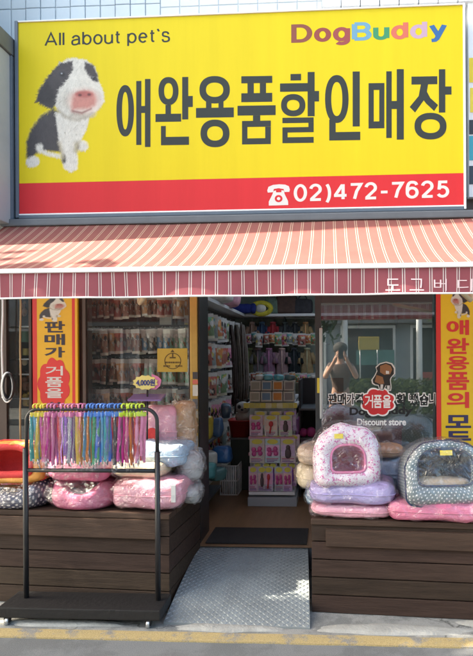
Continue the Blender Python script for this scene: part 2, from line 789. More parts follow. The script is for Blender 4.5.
def house_bed(c, w, d, h, hw, hh, hz, rz, lean, seed, n=56, top=0.75, wr=0.008, deep=1.0):
    """padded cave bed with an arched opening at the front: returns (shell, lining) builders"""
    R = Matrix.Translation(Vector(c)) @ Matrix.Rotation(rz, 4, 'Z') @ Matrix.Rotation(lean, 4, 'X')
    o = arch(w, h, n, top)
    i_ = [(x, z + hz) for x, z in arch(hw, hh, n, 0.75, 0.35)]
    cz = hz + hh * 0.45

    def mixp(t, y, sc=1.0, zc=0.0):
        out = []
        for (a, b), (p, q) in zip(i_, o):
            x, z = a + (p - a) * t, b + (q - b) * t
            x *= sc
            z = zc + (z - zc) * sc if zc else z * (1 if sc == 1 else sc)
            v = Vector((x, y, z))
            dd = wr * (noise.noise(v * 11 + Vector((seed, 0, 0))) + 0.5 * noise.noise(v * 23 + Vector((seed, 2, 0))))
            out.append(R @ (v + Vector((x / w, -0.6, (z - h * 0.4) / h)) * dd * 2))
        return out
    sh, li = MB(), MB()
    sh.smooth = li.smooth = True
    rows = [(0.0, 0.035), (0.03, 0.008), (0.12, -0.010), (0.35, -0.022), (0.65, -0.020), (0.9, -0.004), (1.0, 0.03)]
    rings = [mixp(t, y) for t, y in rows]
    ds = [0.25, 0.45, 0.65, 0.82, 0.94, 1.0]
    scs = [1.01, 1.0, 0.95, 0.85, 0.68, 0.45]
    for yy, s_ in zip(ds, scs):
        rings.append([R @ Vector((x * s_, yy * d, z * (0.35 + 0.65 * s_) + 0.0)) + Vector((0, 0, 0)) for x, z in o])
    per = 2 * (w + h) * 0.8
    vv = [0, .02, .045, .08, .12, .16, .19] + [.19 + yy * d for yy in ds]
    vm = [[0.0] * n]
    for a in range(1, len(rings)):
        vm.append([vm[-1][k] + (rings[a][k] - rings[a - 1][k]).length for k in range(n)])
    uu = [0.0]
    for k in range(n):
        (xa, za), (xb, zb) = o[k], o[(k + 1) % n]
        uu.append(uu[-1] + math.hypot(xb - xa, zb - za))
    sh.loft(rings, cap1=True, uvs=(uu, vv), vmap=vm)
    lr = [mixp(0.0, 0.035)] + [[R @ Vector((x * s_, y, cz + (z - cz) * s_)) for x, z in i_] for y, s_ in ((0.1 * deep, 1.04), (0.5 * d * deep, 1.0), (0.75 * d * deep, 0.75))]
    li.loft(list(reversed(lr)), cap0=True)
    SEAM[0] = [p + (p - R @ Vector((0, 0.03, h * 0.42))).normalized() * 0.002 for p in mixp(1.0, 0.028)]
    return sh, li


def house_film(t, c, w, d, h, rz, lean, seed, top, wr=0.016, n=84):
    """loose clear bag drawn over a cave bed: follows its outline, closed across the opening, with sharp folds"""
    R = Matrix.Translation(Vector(c)) @ Matrix.Rotation(rz, 4, 'Z') @ Matrix.Rotation(lean, 4, 'X')
    o = arch(w, h, n, top)
    m = MB()
    m.smooth = True
    rings = []
    for s_, y in ((0.06, -0.03), (0.2, -0.034), (0.35, -0.038), (0.5, -0.040), (0.65, -0.040), (0.8, -0.036), (0.92, -0.026), (1.0, -0.004), (1.035, 0.04), (1.045, 0.12 * d / 0.4), (1.03, 0.45 * d), (0.98, 0.65 * d), (0.88, 0.85 * d), (0.7, 0.98 * d), (0.4, 1.05 * d)):
        ring = []
        for x, z in o:
            v = Vector((x * s_, y, h * 0.42 + (z - h * 0.42) * s_))
            q = v * 10 + Vector((seed, seed * 2.7, 0))
            dd = 0.55 - 1.6 * abs(noise.noise(q)) - 0.7 * abs(noise.noise(q * 2.3))
            k = Vector((x / w * s_ * 1.6, -1.0 if y < 0.05 else 0.0, (z - h * 0.4) / h * s_ * 1.6))
            v = v + k * dd * wr
            v.z = max(v.z, -0.002)
            ring.append(R @ v)
        rings.append(ring)
    m.loft(rings, cap0=True, cap1=True)
    return m.build('plastic_wrap', m_film, t)
# ------------------------------------------------------------------ palette
YF = 4.50            # facade plane
YS = 4.25            # sign face
FLOOR = 0.185
m_asphalt = worn_mat('asphalt', (0.125, 0.135, 0.138), (0.16, 0.172, 0.176), 0.5, 2.5)
m_conc = worn_mat('concrete', (0.18, 0.19, 0.185), (0.27, 0.28, 0.27), 0.5, 3.0, True)
m_mortar = mat('mortar', (0.31, 0.32, 0.30), 0.95, var=0.25, vscale=8, bump=0.7, bscale=60)
m_line = worn_mat('line_paint', (0.21, 0.21, 0.195), (0.37, 0.295, 0.14), 0.56, 6.0)
m_wood = mat('deck_wood', (1, 1, 1), 0.72, var=0.4, spec=0.22, vscale=5, bump=0.35, bscale=30, stretch=(0.5, 6, 9), attr='Col')
m_woodtop = mat('deck_wood_edge', (0.052, 0.031, 0.021), 0.65, var=0.4, spec=0.3, vscale=5, bump=0.3, bscale=30, stretch=(0.5, 6, 9))
m_dark = mat('dark_gap', (0.012, 0.011, 0.010), 0.9)
m_clad = mat('pale_cladding', (0.60, 0.66, 0.70), 0.5, var=0.07, vscale=2)
m_tile = mat('white_tile', (0.66, 0.70, 0.72), 0.35, var=0.06, vscale=3)
m_white = mat('white_paint', (0.78, 0.79, 0.80), 0.5, var=0.05)
m_grey = mat('grey_metal', (0.34, 0.37, 0.40), 0.5, var=0.12, vscale=2)
m_dgrey = mat('dark_grey_metal', (0.11, 0.125, 0.14), 0.45, var=0.12)
m_blue = mat('dark_blue_frame', (0.10, 0.13, 0.17), 0.4, var=0.1)
m_black = mat('black_metal', (0.018, 0.018, 0.02), 0.4, var=0.2, spec=0.5)
m_alu = mat('aluminium', (0.50, 0.52, 0.53), 0.35, metal=0.7, var=0.1)
m_gold = mat('gold_aluminium', (0.55, 0.36, 0.10), 0.35, metal=0.5, var=0.15)
m_iwall = mat('interior_wall', (0.6, 0.6, 0.56), 0.8, var=0.15, vscale=2)
m_ceil = mat('interior_ceiling', (0.78, 0.78, 0.75), 0.8)
m_floor = mat('shop_floor', (0.22, 0.13, 0.065), 0.45, var=0.25, vscale=3, stretch=(4, 0.6, 1))
m_mat = mat('door_mat', (0.025, 0.023, 0.022), 0.95, bump=0.6, bscale=200)
m_steel = mat('checker_steel', (0.25, 0.285, 0.295), 0.5, metal=0.3, var=0.25, vscale=4, bump=0.15, bscale=80)
m_brownf = mat('brown_frame', (0.075, 0.05, 0.04), 0.55, var=0.2)
m_text = mat('sign_grey_letter', (0.034, 0.042, 0.042), 0.6, var=0.06, spec=0.2)
m_yellow = mat('sign_yellow', (0.62, 0.505, 0.012), 0.55, var=0.05, vscale=1.6, spec=0.2, stretch=(5, 1, 0.35))
m_red = mat('sign_red', (0.54, 0.030, 0.036), 0.55, var=0.06, vscale=1.6, spec=0.2, stretch=(5, 1, 0.35))
m_wlet = mat('white_letter', (0.62, 0.62, 0.60), 0.5, var=0.02)
m_glass = film_mat('window_glass', 0.025, 0.18, 0.0, (0.93, 0.96, 0.95), 0, haze=0.008)
m_dglass = film_mat('door_glass', 0.18, 0.35, 0.0, (0.80, 0.86, 0.86), 0, haze=0.012)
m_film = film_mat('plastic_film', 0.08, 0.25, 0.06, (0.99, 0.99, 0.99), 1.0, 11.0, 0.008)
m_filmp = film_mat('pack_film', 0.03, 0.25, 0.08, (0.99, 0.99, 0.99), 0.7, 26.0, 0.008)
m_print = mat('printed_pack', (1, 1, 1), 0.35, var=0.15, vscale=25, attr='Col', coat=0.4, wrinkle=0.3)
m_photo = mat('printed_photo', (1, 1, 1), 0.5, var=0.02, attr='Col')
m_cloth = mat('hung_cloth', (1, 1, 1), 0.85, var=0.3, vscale=18, attr='Col', wrinkle=0.3)
m_paint = mat('plain_colour', (1, 1, 1), 0.5, var=0.1, attr='Col')

# ------------------------------------------------------------------ ground
mb = MB()
mb.quad((-60, -60, -0.004), (60, -60, -0.004), (60, 3.36, -0.004), (-60, 3.36, -0.004))
struct(mb.build('road', m_asphalt))
# pavement strip in front of the shop, with uneven surface
mb = MB()
mb.smooth = True
xs = [-9 + 0.075 * i for i in range(241)]
ys = [3.40 + 0.05 * j for j in range(40)]
rows = []
for y in ys:
    rows.append([(x, y, 0.004 + 0.006 * noise.noise(Vector((x * 2.3, y * 3, 0))) * min(1, (y - 3.36) * 6)) for x in xs])
mb.loft(rows, closed=False)
struct(mb.build('pavement', m_conc))
mb = MB()
top, bot = [], []
for i in range(121):
    x = -9 + 0.15 * i
    top.append((x, 3.405 + 0.008 * noise.noise(Vector((x * 3, 1, 0))), 0.012))
    bot.append((x, 3.318 + 0.010 * noise.noise(Vector((x * 4, 5, 0))), 0.004))
mb.loft([[(p[0], p[1] - 0.004, -0.02) for p in bot], bot, top, [(p[0], p[1], -0.02) for p in top]], closed=False)
struct(mb.build('kerb_line', m_line))
# trowelled mortar patches by the ramp foot
mb = MB()
mb.smooth = True
for cx, cy, rx, ry, sd_ in ((-0.62, 3.475, 0.34, 0.045, 1), (0.35, 3.50, 0.42, 0.07, 4), (1.05, 3.60, 0.35, 0.06, 6), (-1.6, 3.50, 0.4, 0.05, 9)):
    rings = []
    for s_, zz in ((1.0, 0.004), (0.85, 0.014), (0.5, 0.019), (0.05, 0.02)):
        r = []
        for k in range(28):
            a = 2 * math.pi * k / 28
            w = 1 + 0.35 * noise.noise(Vector((math.cos(a) * 1.5 + sd_, math.sin(a) * 1.5, 0)))
            r.append((cx + rx * s_ * w * math.cos(a), cy + ry * s_ * w * math.sin(a), zz))
        rings.append(r)
    mb.loft(rings, cap1=True)
struct(mb.build('pavement_patches', m_mortar))
mb = MB()
mb.quad((-2.6, 4.40, FLOOR), (2.6, 4.40, FLOOR), (2.6, 8.4, FLOOR), (-2.6, 8.4, FLOOR))
struct(mb.build('floor', m_floor))

# ------------------------------------------------------------------ the shop building
HEAD = 2.30
shop = thing('shop_building', 'pale clad building with the pet shop front on its ground floor', 'building', (0, 4.5, 0))
XL = P(0, 400, YF).x - 1.2
xw = lambda px: P(px, 400, YF).x
# upper wall: pale vertical panels on the left, white tiles in the middle, coping beam on the right
mb = MB()
yb = 4.52
z0, z1 = 2.30, 7.5
xa, xb = P(160, 8, yb).x, P(322, 8, yb).x
x = -3.4
k = 0
while x < xa - 0.02:
    w = 0.118
    z = z0
    while z < z1:
        h = 1.0
        mb.bbox(x + 0.004, min(x + w, xa) - 0.003, yb + 0.003 * ((k * 7) % 3), yb + 0.1, z + 0.003, z + h - 0.003, 0.006)
        z += h
    x += w
    k += 1
mb.cur = 1
x = xa
k = 0
while x < xb - 0.02:
    w = 0.15
    z = z0 + 0.02
    while z < z1 - 0.1:
        mb.bbox(x + 0.004, min(x + w, xb) - 0.003, yb + 0.012, yb + 0.1, z + 0.004, z + 0.146, 0.004)
        z += 0.15
    x += w
mb.cur = 2
mb.box(-3.4, 3.4, yb + 0.016, yb + 0.3, z0, z1)
mb.build('wall', [m_clad, m_tile, mat('cladding_joint', (0.50, 0.54, 0.57), 0.8)], shop)
mb = MB()
zc = P(400, 5, 4.45).z
x = xb
while x < 3.2:
    mb.bbox(x + 0.003, x + 0.137, 4.38, 4.54, zc - 0.03, zc + 0.075, 0.006)
    x += 0.14
mb.build('coping', m_white, shop)
mb = MB()
mb.box(xb, 3.2, 4.50, 4.515, zc + 0.12, 7.5)
mb.build('window', mat('upper_window', (0.10, 0.13, 0.15), 0.15), shop)
# header over the shop front, piers between openings, knee walls behind the planters
mb = MB()
mb.box(-3.4, 3.4, 4.46, 4.62, HEAD, 2.75)
mb.build('header', m_brownf, shop)
mb = MB()
for a, b in ((-40, 4), (30, 88), (437, 500)):
    mb.box(xw(a), xw(b), YF + 0.02, YF + 0.09, 0.0, HEAD)
mb.box(-3.4, xw(-40), YF + 0.02, YF + 0.09, 0, HEAD)
mb.box(xw(500), 3.4, YF + 0.02, YF + 0.09, 0, HEAD)
mb.build('pier', m_brownf, shop)
mb = MB()
mb.box(xw(4), xw(198), YF + 0.025, YF + 0.088, 0.0, 0.62)
mb.box(xw(318), xw(437), YF + 0.025, YF + 0.088, 0.0, 0.185)
mb.build('knee_wall', m_brownf, shop)
# interior shell
mb = MB()
xil, xir = -1.32, 1.75
mb.box(xil - 0.1, xil, 4.95, 8.3, FLOOR, 2.55)
mb.build('side_wall', m_iwall, shop)
mb = MB()
mb.box(xir, xir + 0.1, 4.6, 8.3, FLOOR, 2.55)
mb.build('side_wall', m_iwall, shop)
mb = MB()
mb.box(xil - 1.2, xir + 0.1, 8.3, 8.4, FLOOR, 2.55)
mb.build('back_wall', mat('back_wall', (0.36, 0.44, 0.40), 0.8), shop)
mb = MB()
rx = (-0.9, 1.3, 5.6, 7.5)                      # unseen ceiling opening, added to brighten the shop inside
mb.box(-3.4, rx[0], 4.6, 8.4, 2.55, 2.65)
mb.box(rx[1], 3.4, 4.6, 8.4, 2.55, 2.65)
mb.box(rx[0] + 0.0005, rx[1] - 0.0005, 4.6, rx[2], 2.55, 2.65)
mb.box(rx[0] + 0.0005, rx[1] - 0.0005, rx[3], 8.4, 2.55, 2.65)
ceil_ = mb.build('ceiling', m_ceil, shop)
mb = MB()
mb.quad((rx[0], rx[2], 2.60), (rx[1], rx[2], 2.60), (rx[1], rx[3], 2.60), (rx[0], rx[3], 2.60))
mb.build('added_fill_panel', mat('frosted_sheet', (0.8, 0.8, 0.78), 0.6, var=0.03, translucent=0.85), ceil_)  # translucent sheet added to spread fill light indoors
mb = MB()
mb.box(-2.55, -2.45, 4.6, 5.05, 0, 2.55)
mb.box(-2.55, xil, 4.98, 5.05, 0, 2.55)
mb.build('partition', mat('display_back', (0.06, 0.05, 0.04), 0.8), shop)

# display window left of the door: frame, pane, mullion
win = MB()
for a, b in ((4, 8), (30.5, 33)):
    win.box(xw(a), xw(b), YF - 0.02, YF + 0.02, 0.60, HEAD)
for a, b in ((84, 87), (189.5, 191.5)):
    win.box(xw(a), xw(b), YF - 0.02, YF + 0.02, 0.60, HEAD)
win.box(xw(87), xw(189.5), YF - 0.02, YF + 0.02, 0.60, 0.66)
win.box(xw(8), xw(30.5), YF - 0.02, YF + 0.02, 0.60, 0.66)
wo_ = win.build('window', m_brownf, shop)
g = MB()
g.box(xw(87), xw(189.5), YF - 0.003, YF + 0.003, 0.66, HEAD)
g.build('pane', m_glass, wo_)
g = MB()
g.box(xw(8), xw(30.5), YF - 0.003, YF + 0.003, 0.66, HEAD)
g.build('pane', m_glass, wo_)
# gilt door post with stickers
mb = MB()
mb.bbox(xw(191.7), xw(198.8), YF - 0.045, YF + 0.06, 0.16, HEAD, 0.006)
post = mb.build('door_post', m_gold, shop)
mb = MB()
for y0, y1, c in ((372, 379, (0.05, 0.05, 0.06)), (380, 384, (0.6, 0.15, 0.12)), (385, 396, (0.6, 0.6, 0.55)), (399, 409, (0.12, 0.12, 0.13)), (411, 418, (0.55, 0.52, 0.4)), (421, 433, (0.09, 0.09, 0.1)), (436, 446, (0.5, 0.5, 0.5)), (452, 463, (0.2, 0.2, 0.2))):
    mb = MB()
    mb.col = c
    a, b = P(192.6, y0, YF - 0.05), P(197.8, y1, YF - 0.05)
    mb.box(a.x, b.x, YF - 0.048, YF - 0.0455, b.z, a.z)
    mb.build('sticker', m_paint, post)
mb = MB()
mb.box(xw(199), xw(200.5), YF - 0.02, YF + 0.3, FLOOR, HEAD)
mb.build('door_jamb', m_black, shop)
mb = MB()
mb.box(xw(196), xw(318), YF - 0.08, YF + 0.05, 0.02, FLOOR - 0.003)
mb.build('door_sill', m_dgrey, shop)

# sliding glass door with the shop's stickers
x0, x1 = xw(315.5), xw(438)
YD = YF - 0.0
mb = MB()
mb.bbox(x0, x0 + 0.045, YD - 0.025, YD + 0.025, FLOOR + 0.01, HEAD, 0.003)
mb.bbox(x1 - 0.018, x1, YD - 0.025, YD + 0.025, FLOOR + 0.01, HEAD, 0.003)
zt = P(370, 303, YD).z
mb.bbox(x0 + 0.045, x1 - 0.04, YD - 0.025, YD + 0.025, zt, HEAD, 0.003)
mb.bbox(x0 + 0.045, x1 - 0.04, YD - 0.025, YD + 0.025, FLOOR + 0.01, FLOOR + 0.12, 0.003)
door = mb.build('door', mat('dark_alu', (0.05, 0.055, 0.06), 0.35, metal=0.4), shop)
mb = MB()
mb.box(x0 + 0.045, x1 - 0.04, YD - 0.003, YD + 0.003, FLOOR + 0.12, zt)
mb.build('pane', m_dglass, door)
mb = MB()
hx = P(321, 360, YD - 0.05).x
mb.bbox(hx - 0.012, hx + 0.012, YD - 0.06, YD - 0.035, P(0, 418, YD).z, P(0, 331, YD).z, 0.008)
mb.box(hx - 0.006, hx + 0.006, YD - 0.036, YD - 0.024, 1.25, 1.29)
mb.box(hx - 0.006, hx + 0.006, YD - 0.036, YD - 0.024, 1.62, 1.66)
mb.build('handle', m_alu, door)
mb = MB()
a, b = P(317, 378, YD - 0.03), P(321.5, 393, YD - 0.03)
mb.box(a.x - 0.0, b.x + 0.004, YD - 0.0272, YD - 0.0255, b.z, a.z)
mb.build('sticker', mat('yellow_sticker', (0.75, 0.62, 0.08), 0.5), door)
# lettering
mb = MB()
lay = lambda k: YD - 0.004 - 0.0006 * k
cols = {'w': 0, 'k': 1, 'r': 2}
mb.cur = 2
mb.poly([P(x, y, lay(1)) for x, y in reversed(blob_px(378, 402, 15.5, 12.5, 48, 0.16, 8))])
mb.cur = 0
mb.poly([P(x, y, lay(0)) for x, y in reversed(blob_px(378, 402, 17.2, 14.0, 48, 0.16, 8))])
chars = [('판', 328.5, 337), ('매', 337.5, 346), ('가', 346.5, 354.5), ('격', 355, 363)]
for i, (c, xa_, xb_) in enumerate(chars):
    for bold, k, mi in ((0.095, 0.3 + 0.05 * i, 0), (0.022, 1.2 + 0.05 * i, 1)):
        mb.cur = mi
        text_px(mb, c, xa_, 393.5, xb_, 404.5, lay(k), bold, ref=0.022)
for i, (c, xa_, xb_) in enumerate((('거', 364.5, 373), ('품', 373.5, 382), ('을', 382.5, 391))):
    mb.cur = 0
    text_px(mb, c, xa_, 395, xb_, 408, lay(2 + 0.05 * i), 0.012 if c == '거' else 0.026)
for i, (c, xa_, xb_) in enumerate((('확', 396.5, 406), ('뺐', 409, 419), ('습', 419.5, 428.5), ('니', 429, 435))):
    for bold, k, mi in ((0.095, 0.3 + 0.05 * i, 0), (0.022, 1.2 + 0.05 * i, 1)):
        mb.cur = mi
        text_px(mb, c, xa_, 393.5, xb_, 405.5, lay(k), bold if (c != '뺐' or mi == 0) else 0.006, ref=0.022)
for s_, xa_, xb_, y0, y1, b in (('Dog', 349.5, 371, 407.5, 417.5, 0.04), ('Buddy', 376, 412.5, 406.5, 416.5, 0.04)):
    for i, ch in enumerate(s_):
        pass
    mb.cur = 1
    text_px(mb, s_, xa_, y0, xb_, y1, lay(-0.4), b)
mb.cur = 0
text_px(mb, 'Discount store', 357, 418.5, 406, 425.5, lay(0.9), 0.03)
mb.build('lettering', [mat('decal_white', (0.9, 0.9, 0.88), 0.5, var=0.02), mat('black_letter', (0.012, 0.012, 0.014), 0.5), mat('burst_red', (0.62, 0.03, 0.035), 0.5)], door)
# puppy sticker: white outline, brown and black coat
mb = MB()
mb.cur = 0
sx = lambda pts: [P(372 + (x - 210) * 0.2643, 362 + (y - 85) * 0.2643, 0) for x, y in pts]
pup = [(218, 150), (228, 135), (236, 118), (232, 105), (246, 92), (268, 86), (288, 92), (298, 108), (298, 128), (286, 142), (283, 150), (286, 176), (284, 188), (272, 187), (268, 170), (258, 188), (246, 186), (240, 170), (228, 168), (220, 162)]
conv = lambda pts: [(315 + x * 0.2643, 340 + y * 0.2643) for x, y in pts]
cxm, cym = 258, 137
big = [(cxm + (x - cxm) * 1.13, cym + (y - cym) * 1.09) for x, y in pup]
for pts, k, mi in ((big, 2.6, 0), (pup, 3.2, 1),
                   ([(246, 98), (268, 90), (286, 98), (292, 112), (284, 130), (262, 132), (246, 122)], 3.8, 2),
                   ([(232, 132), (256, 140), (262, 165), (246, 168), (226, 158)], 3.8, 2),
                   ([(268, 116), (280, 118), (280, 128), (268, 128)], 4.4, 0),
                   ([(248, 168), (258, 168), (256, 186), (247, 185)], 4.4, 0), ([(272, 172), (283, 172), (282, 186), (273, 186)], 4.4, 0)):
    mb.cur = mi
    poly_px(mb, conv(pts), lay(k))
mb.build('puppy_decal', [m_wlet, mat('decal_black', (0.015, 0.013, 0.012), 0.6), mat('decal_brown', (0.26, 0.12, 0.05), 0.6)], door)

# ------------------------------------------------------------------ neighbours seen at the edges, and an added building out of view
nb = thing('neighbouring_sign_box', 'grey side of the neighbouring sign box left of the yellow sign', 'sign box', (-2.3, 4.1, 2.5))
mb = MB()
xr_ = P(16.2, 120, 4.30).x
zt_, zb_ = P(16, 60, 4.30).z, P(10, 222, 4.15).z
mb.bbox(xr_ - 0.9, xr_ - 0.004, 4.02, 4.5, zb_, zt_ - 0.0, 0.01)
mb.build('housing', m_grey, nb)
mb = MB()
mb.bbox(xr_ - 0.9, xr_ + 0.012, 4.00, 4.5, zt_ + 0.002, zt_ + 0.13, 0.01)
mb.build('top_cap', m_dgrey, nb)
mb = MB()
mb.bbox(xr_ - 0.02, xr_ + 0.012, 4.22, 4.5, zb_ + 0.004, zt_ - 0.004, 0.006)
mb.build('corner_post', m_blue, nb)
nbb = thing('added_shade_building', 'unseen plain grey building left of the shop, added to shade the yellow sign', 'building', (-4.5, 4.2, 0))  # stands out of view, added to keep the sun off the sign
mb = MB()
mb.box(-6.5, -2.62, 3.86, 8.0, 2.45, 9.0)
mb.build('wall', m_grey, nbb)
mb = MB()
for k in range(3):
    mb.bbox(-6.3 + 1.25 * k, -5.4 + 1.25 * k, 3.85, 3.857, 4.0, 5.4, 0.002)
    mb.build('window', m_dgrey, nbb)
    mb = MB()
nr = thing('neighbouring_sign', 'pale vertical sign glimpsed at the right edge beyond the yellow sign', 'sign', (2.0, 4.4, 2.5))
mb = MB()
xa_ = P(468.5, 100, 4.40).x
mb.box(xa_, xa_ + 0.7, 4.40, 4.48, P(470, 197, 4.4).z, P(470, 2, 4.4).z)
mb.build('panel', m_white, nr)
mb = MB()
for px0, y0, y1, c in ((469, 58, 82, (0.8, 0.6, 0.03)), (470, 88, 112, (0.8, 0.62, 0.05)), (469, 120, 134, (0.03, 0.04, 0.05)), (469, 136, 160, (0.05, 0.35, 0.45)), (469, 166, 184, (0.03, 0.05, 0.07))):
    mb.col = c
    a, b = P(px0, y0, 4.397), P(px0 + 12, y1, 4.397)
    mb.box(a.x, b.x, 4.396, 4.3985, b.z, a.z)
mb.build('colour_patch', m_paint, nr)

# ------------------------------------------------------------------ the big yellow sign
sg = thing('shop_sign', 'wide yellow and red sign board with puppy picture above the awning', 'sign', (0, YS, 2.6))
TL, TR, BL, BR = P(19.5, 22.5, YS), P(463.5, 5.5, YS), P(18.5, 214.5, YS), P(462.5, 204.5, YS)
SX0, SX1, SZ0, SZ1 = (TL.x + BL.x) / 2, (TR.x + BR.x) / 2, (BL.z + BR.z) / 2, (TL.z + TR.z) / 2
zr = (P(19, 182, YS).z + P(463, 174.5, YS).z) / 2
mb = MB()
mb.box(SX0, SX1, YS, YS + 0.2, zr, SZ1)
mb.cur = 1
mb.box(SX0, SX1, YS, YS + 0.2, SZ0, zr - 0.0005)
mb.build('face', [m_yellow, m_red], sg)
mb = MB()
t = 0.022
mb.bbox(SX0 - 0.024, SX0 - 0.001, YS - 0.012, YS + 0.2, SZ0 - 0.03, SZ1 + 0.01, 0.004)
mb.bbox(SX0, SX1, YS - 0.012, YS + 0.2, SZ0 - 0.036, SZ0 - 0.012, 0.004)
mb.cur = 1
mb.bbox(SX1 + 0.001, SX1 + 0.016, YS - 0.012, YS + 0.2, SZ0 - 0.03, SZ1 + 0.01, 0.004)
mb.bbox(SX0, SX1, YS - 0.010, YS + 0.2, SZ1 + 0.001, SZ1 + 0.010, 0.003)
mb.bbox(SX0, SX1, YS - 0.010, YS + 0.2, SZ0 - 0.0115, SZ0 - 0.001, 0.003)
mb.build('frame', [m_blue, m_white], sg)

# ------------------------------------------------------------------ stroke lettering (grotesque shapes)
def arcp(cx, cy, rx, ry, a0, a1, n=14):
    return [(cx + rx * math.cos(math.radians(a0 + (a1 - a0) * k / n)), cy + ry * math.sin(math.radians(a0 + (a1 - a0) * k / n))) for k in range(n + 1)]


def chaik(p, it=3):
    for _ in range(it):
        q = [p[0]]
        for a, b in zip(p, p[1:]):
            q += [(a[0] * .75 + b[0] * .25, a[1] * .75 + b[1] * .25), (a[0] * .25 + b[0] * .75, a[1] * .25 + b[1] * .75)]
        q.append(p[-1])
        p = q
    return p


def bowl(cx):
    return ('c', arcp(cx, 0.36, 0.25, 0.36, 0, 360, 28)[:-1])


SF = {  # glyph: (advance, strokes); 'o' = open polyline, 'c' = closed
    'A': (0.74, [('o', [(0, 0), (0.37, 1), (0.74, 0)]), ('o', [(0.14, 0.32), (0.60, 0.32)])]),
    'l': (0.0, [('o', [(0, 0), (0, 1)])]),
    'a': (0.50, [('o', [(0.03, 0.52)] + arcp(0.25, 0.49, 0.21, 0.22, 150, 0) + [(0.46, 0.10), (0.50, 0.0)]), ('o', chaik([(0.46, 0.42), (0.25, 0.40), (0.0, 0.33), (0.0, 0.02), (0.2, -0.02), (0.40, 0.05), (0.46, 0.2)]))]),
    'b': (0.50, [('o', [(0, 0), (0, 1)]), bowl(0.25)]),
    'd': (0.50, [('o', [(0.5, 0), (0.5, 1)]), bowl(0.25)]),
    'o': (0.50, [bowl(0.25)]),
    'u': (0.46, [('o', [(0, 0.72), (0, 0.22)] + arcp(0.22, 0.22, 0.22, 0.22, 180, 360)), ('o', [(0.46, 0.72), (0.46, 0)])]),
    't': (0.26, [('o', [(0.12, 0.94), (0.12, 0.16), (0.16, 0.04), (0.28, 0.02)]), ('o', [(0, 0.69), (0.28, 0.69)])]),
    'p': (0.50, [('o', [(0, 0.72), (0, -0.27)]), bowl(0.25)]),
    'e': (0.50, [('o', [(0.02, 0.38), (0.49, 0.38)]), ('o', arcp(0.25, 0.36, 0.24, 0.36, 3, 318, 24))]),
    's': (0.40, [('o', chaik([(0.40, 0.56), (0.34, 0.74), (0.04, 0.76), (0.0, 0.46), (0.22, 0.39), (0.44, 0.32), (0.44, 0.0), (0.06, -0.04), (0.0, 0.18)]))]),
    '`': (0.10, [('o', [(0, 1.02), (0.1, 0.82)])]),
    'D': (0.66, [('c', [(0, 0), (0, 1), (0.28, 1)] + arcp(0.28, 0.5, 0.38, 0.5, 90, -90)[1:-1] + [(0.28, 0)])]),
    'B': (0.60, [('o', [(0, 0), (0, 1)]), ('o', [(0.0, 1), (0.34, 1)] + arcp(0.34, 0.765, 0.23, 0.235, 90, -90)[1:] + [(0.0, 0.53)]), ('o', [(0.34, 0.53)] + arcp(0.34, 0.265, 0.27, 0.265, 90, -90)[1:] + [(0, 0)])]),
    'g': (0.50, [bowl(0.25), ('o', [(0.5, 0.74), (0.5, -0.02)] + arcp(0.26, -0.04, 0.24, 0.22, 0, -140))]),
    'y': (0.54, [('o', [(0, 0.74), (0.28, 0.04)]), ('o', [(0.54, 0.74), (0.22, -0.16), (0.14, -0.25), (0.0, -0.26)])]),
    '0': (0.60, [('c', arcp(0.30, 0.5, 0.29, 0.5, 0, 360, 30)[:-1])]),
    '2': (0.60, [('o', arcp(0.29, 0.71, 0.27, 0.29, 170, -30) + [(0.06, 0.06)]), ('o', [(-0.02, 0.02), (0.60, 0.02)])]),
    ')': (0.22, [('o', arcp(-0.30, 0.42, 0.52, 0.85, 45, -45))]),
    '4': (0.66, [('o', [(-0.02, 0.25), (0.70, 0.25)]), ('o', [(0.50, 1.0), (0.50, 0)]), ('o', [(0.05, 0.26), (0.46, 0.97)])]),
    '7': (0.58, [('o', [(0, 0.97), (0.58, 0.97), (0.34, 0.5), (0.22, 0)])]),
    '-': (0.36, [('o', [(0, 0.40), (0.38, 0.40)])]),
    '6': (0.60, [('c', arcp(0.30, 0.31, 0.28, 0.31, 0, 360, 26)[:-1]), ('o', chaik([(0.56, 0.82), (0.48, 1.0), (0.14, 1.02), (0.02, 0.7), (0.02, 0.32)]))]),
    '5': (0.60, [('o', [(0.56, 0.97), (0.13, 0.97), (0.09, 0.46)]), ('o', arcp(0.29, 0.32, 0.29, 0.32, 142, -150))]),
}


def stroke(mb, pts, th, fn, closed=False):
    """polyline of even width as one mitred strip; fn maps (u, v, layer) to the world"""
    q_ = []
    for pt in pts:
        if not q_ or math.hypot(pt[0] - q_[-1][0], pt[1] - q_[-1][1]) > 1e-4:
            q_.append(pt)
    pts = q_
    n = len(pts)
    L_, R_ = [], []
    for i in range(n):
        p = Vector(pts[i])
        a = Vector(pts[i - 1]) if (i > 0 or closed) else None
        b = Vector(pts[(i + 1) % n]) if (i < n - 1 or closed) else None
        d0 = (p - a).normalized() if a is not None else (b - p).normalized()
        d1 = (b - p).normalized() if b is not None else d0
        t = d0 + d1
        t = t.normalized() if t.length > 1e-4 else d0
        nn = Vector((-t.y, t.x))
        c = max(0.45, nn.dot(Vector((-d1.y, d1.x))))
        w = th / 2 / c
        L_.append(mb.av(fn(p.x + nn.x * w, p.y + nn.y * w)))
        R_.append(mb.av(fn(p.x - nn.x * w, p.y - nn.y * w)))
    for i in range(n if closed else n - 1):
        j = (i + 1) % n
        mb.af([R_[i], R_[j], L_[j], L_[i]])


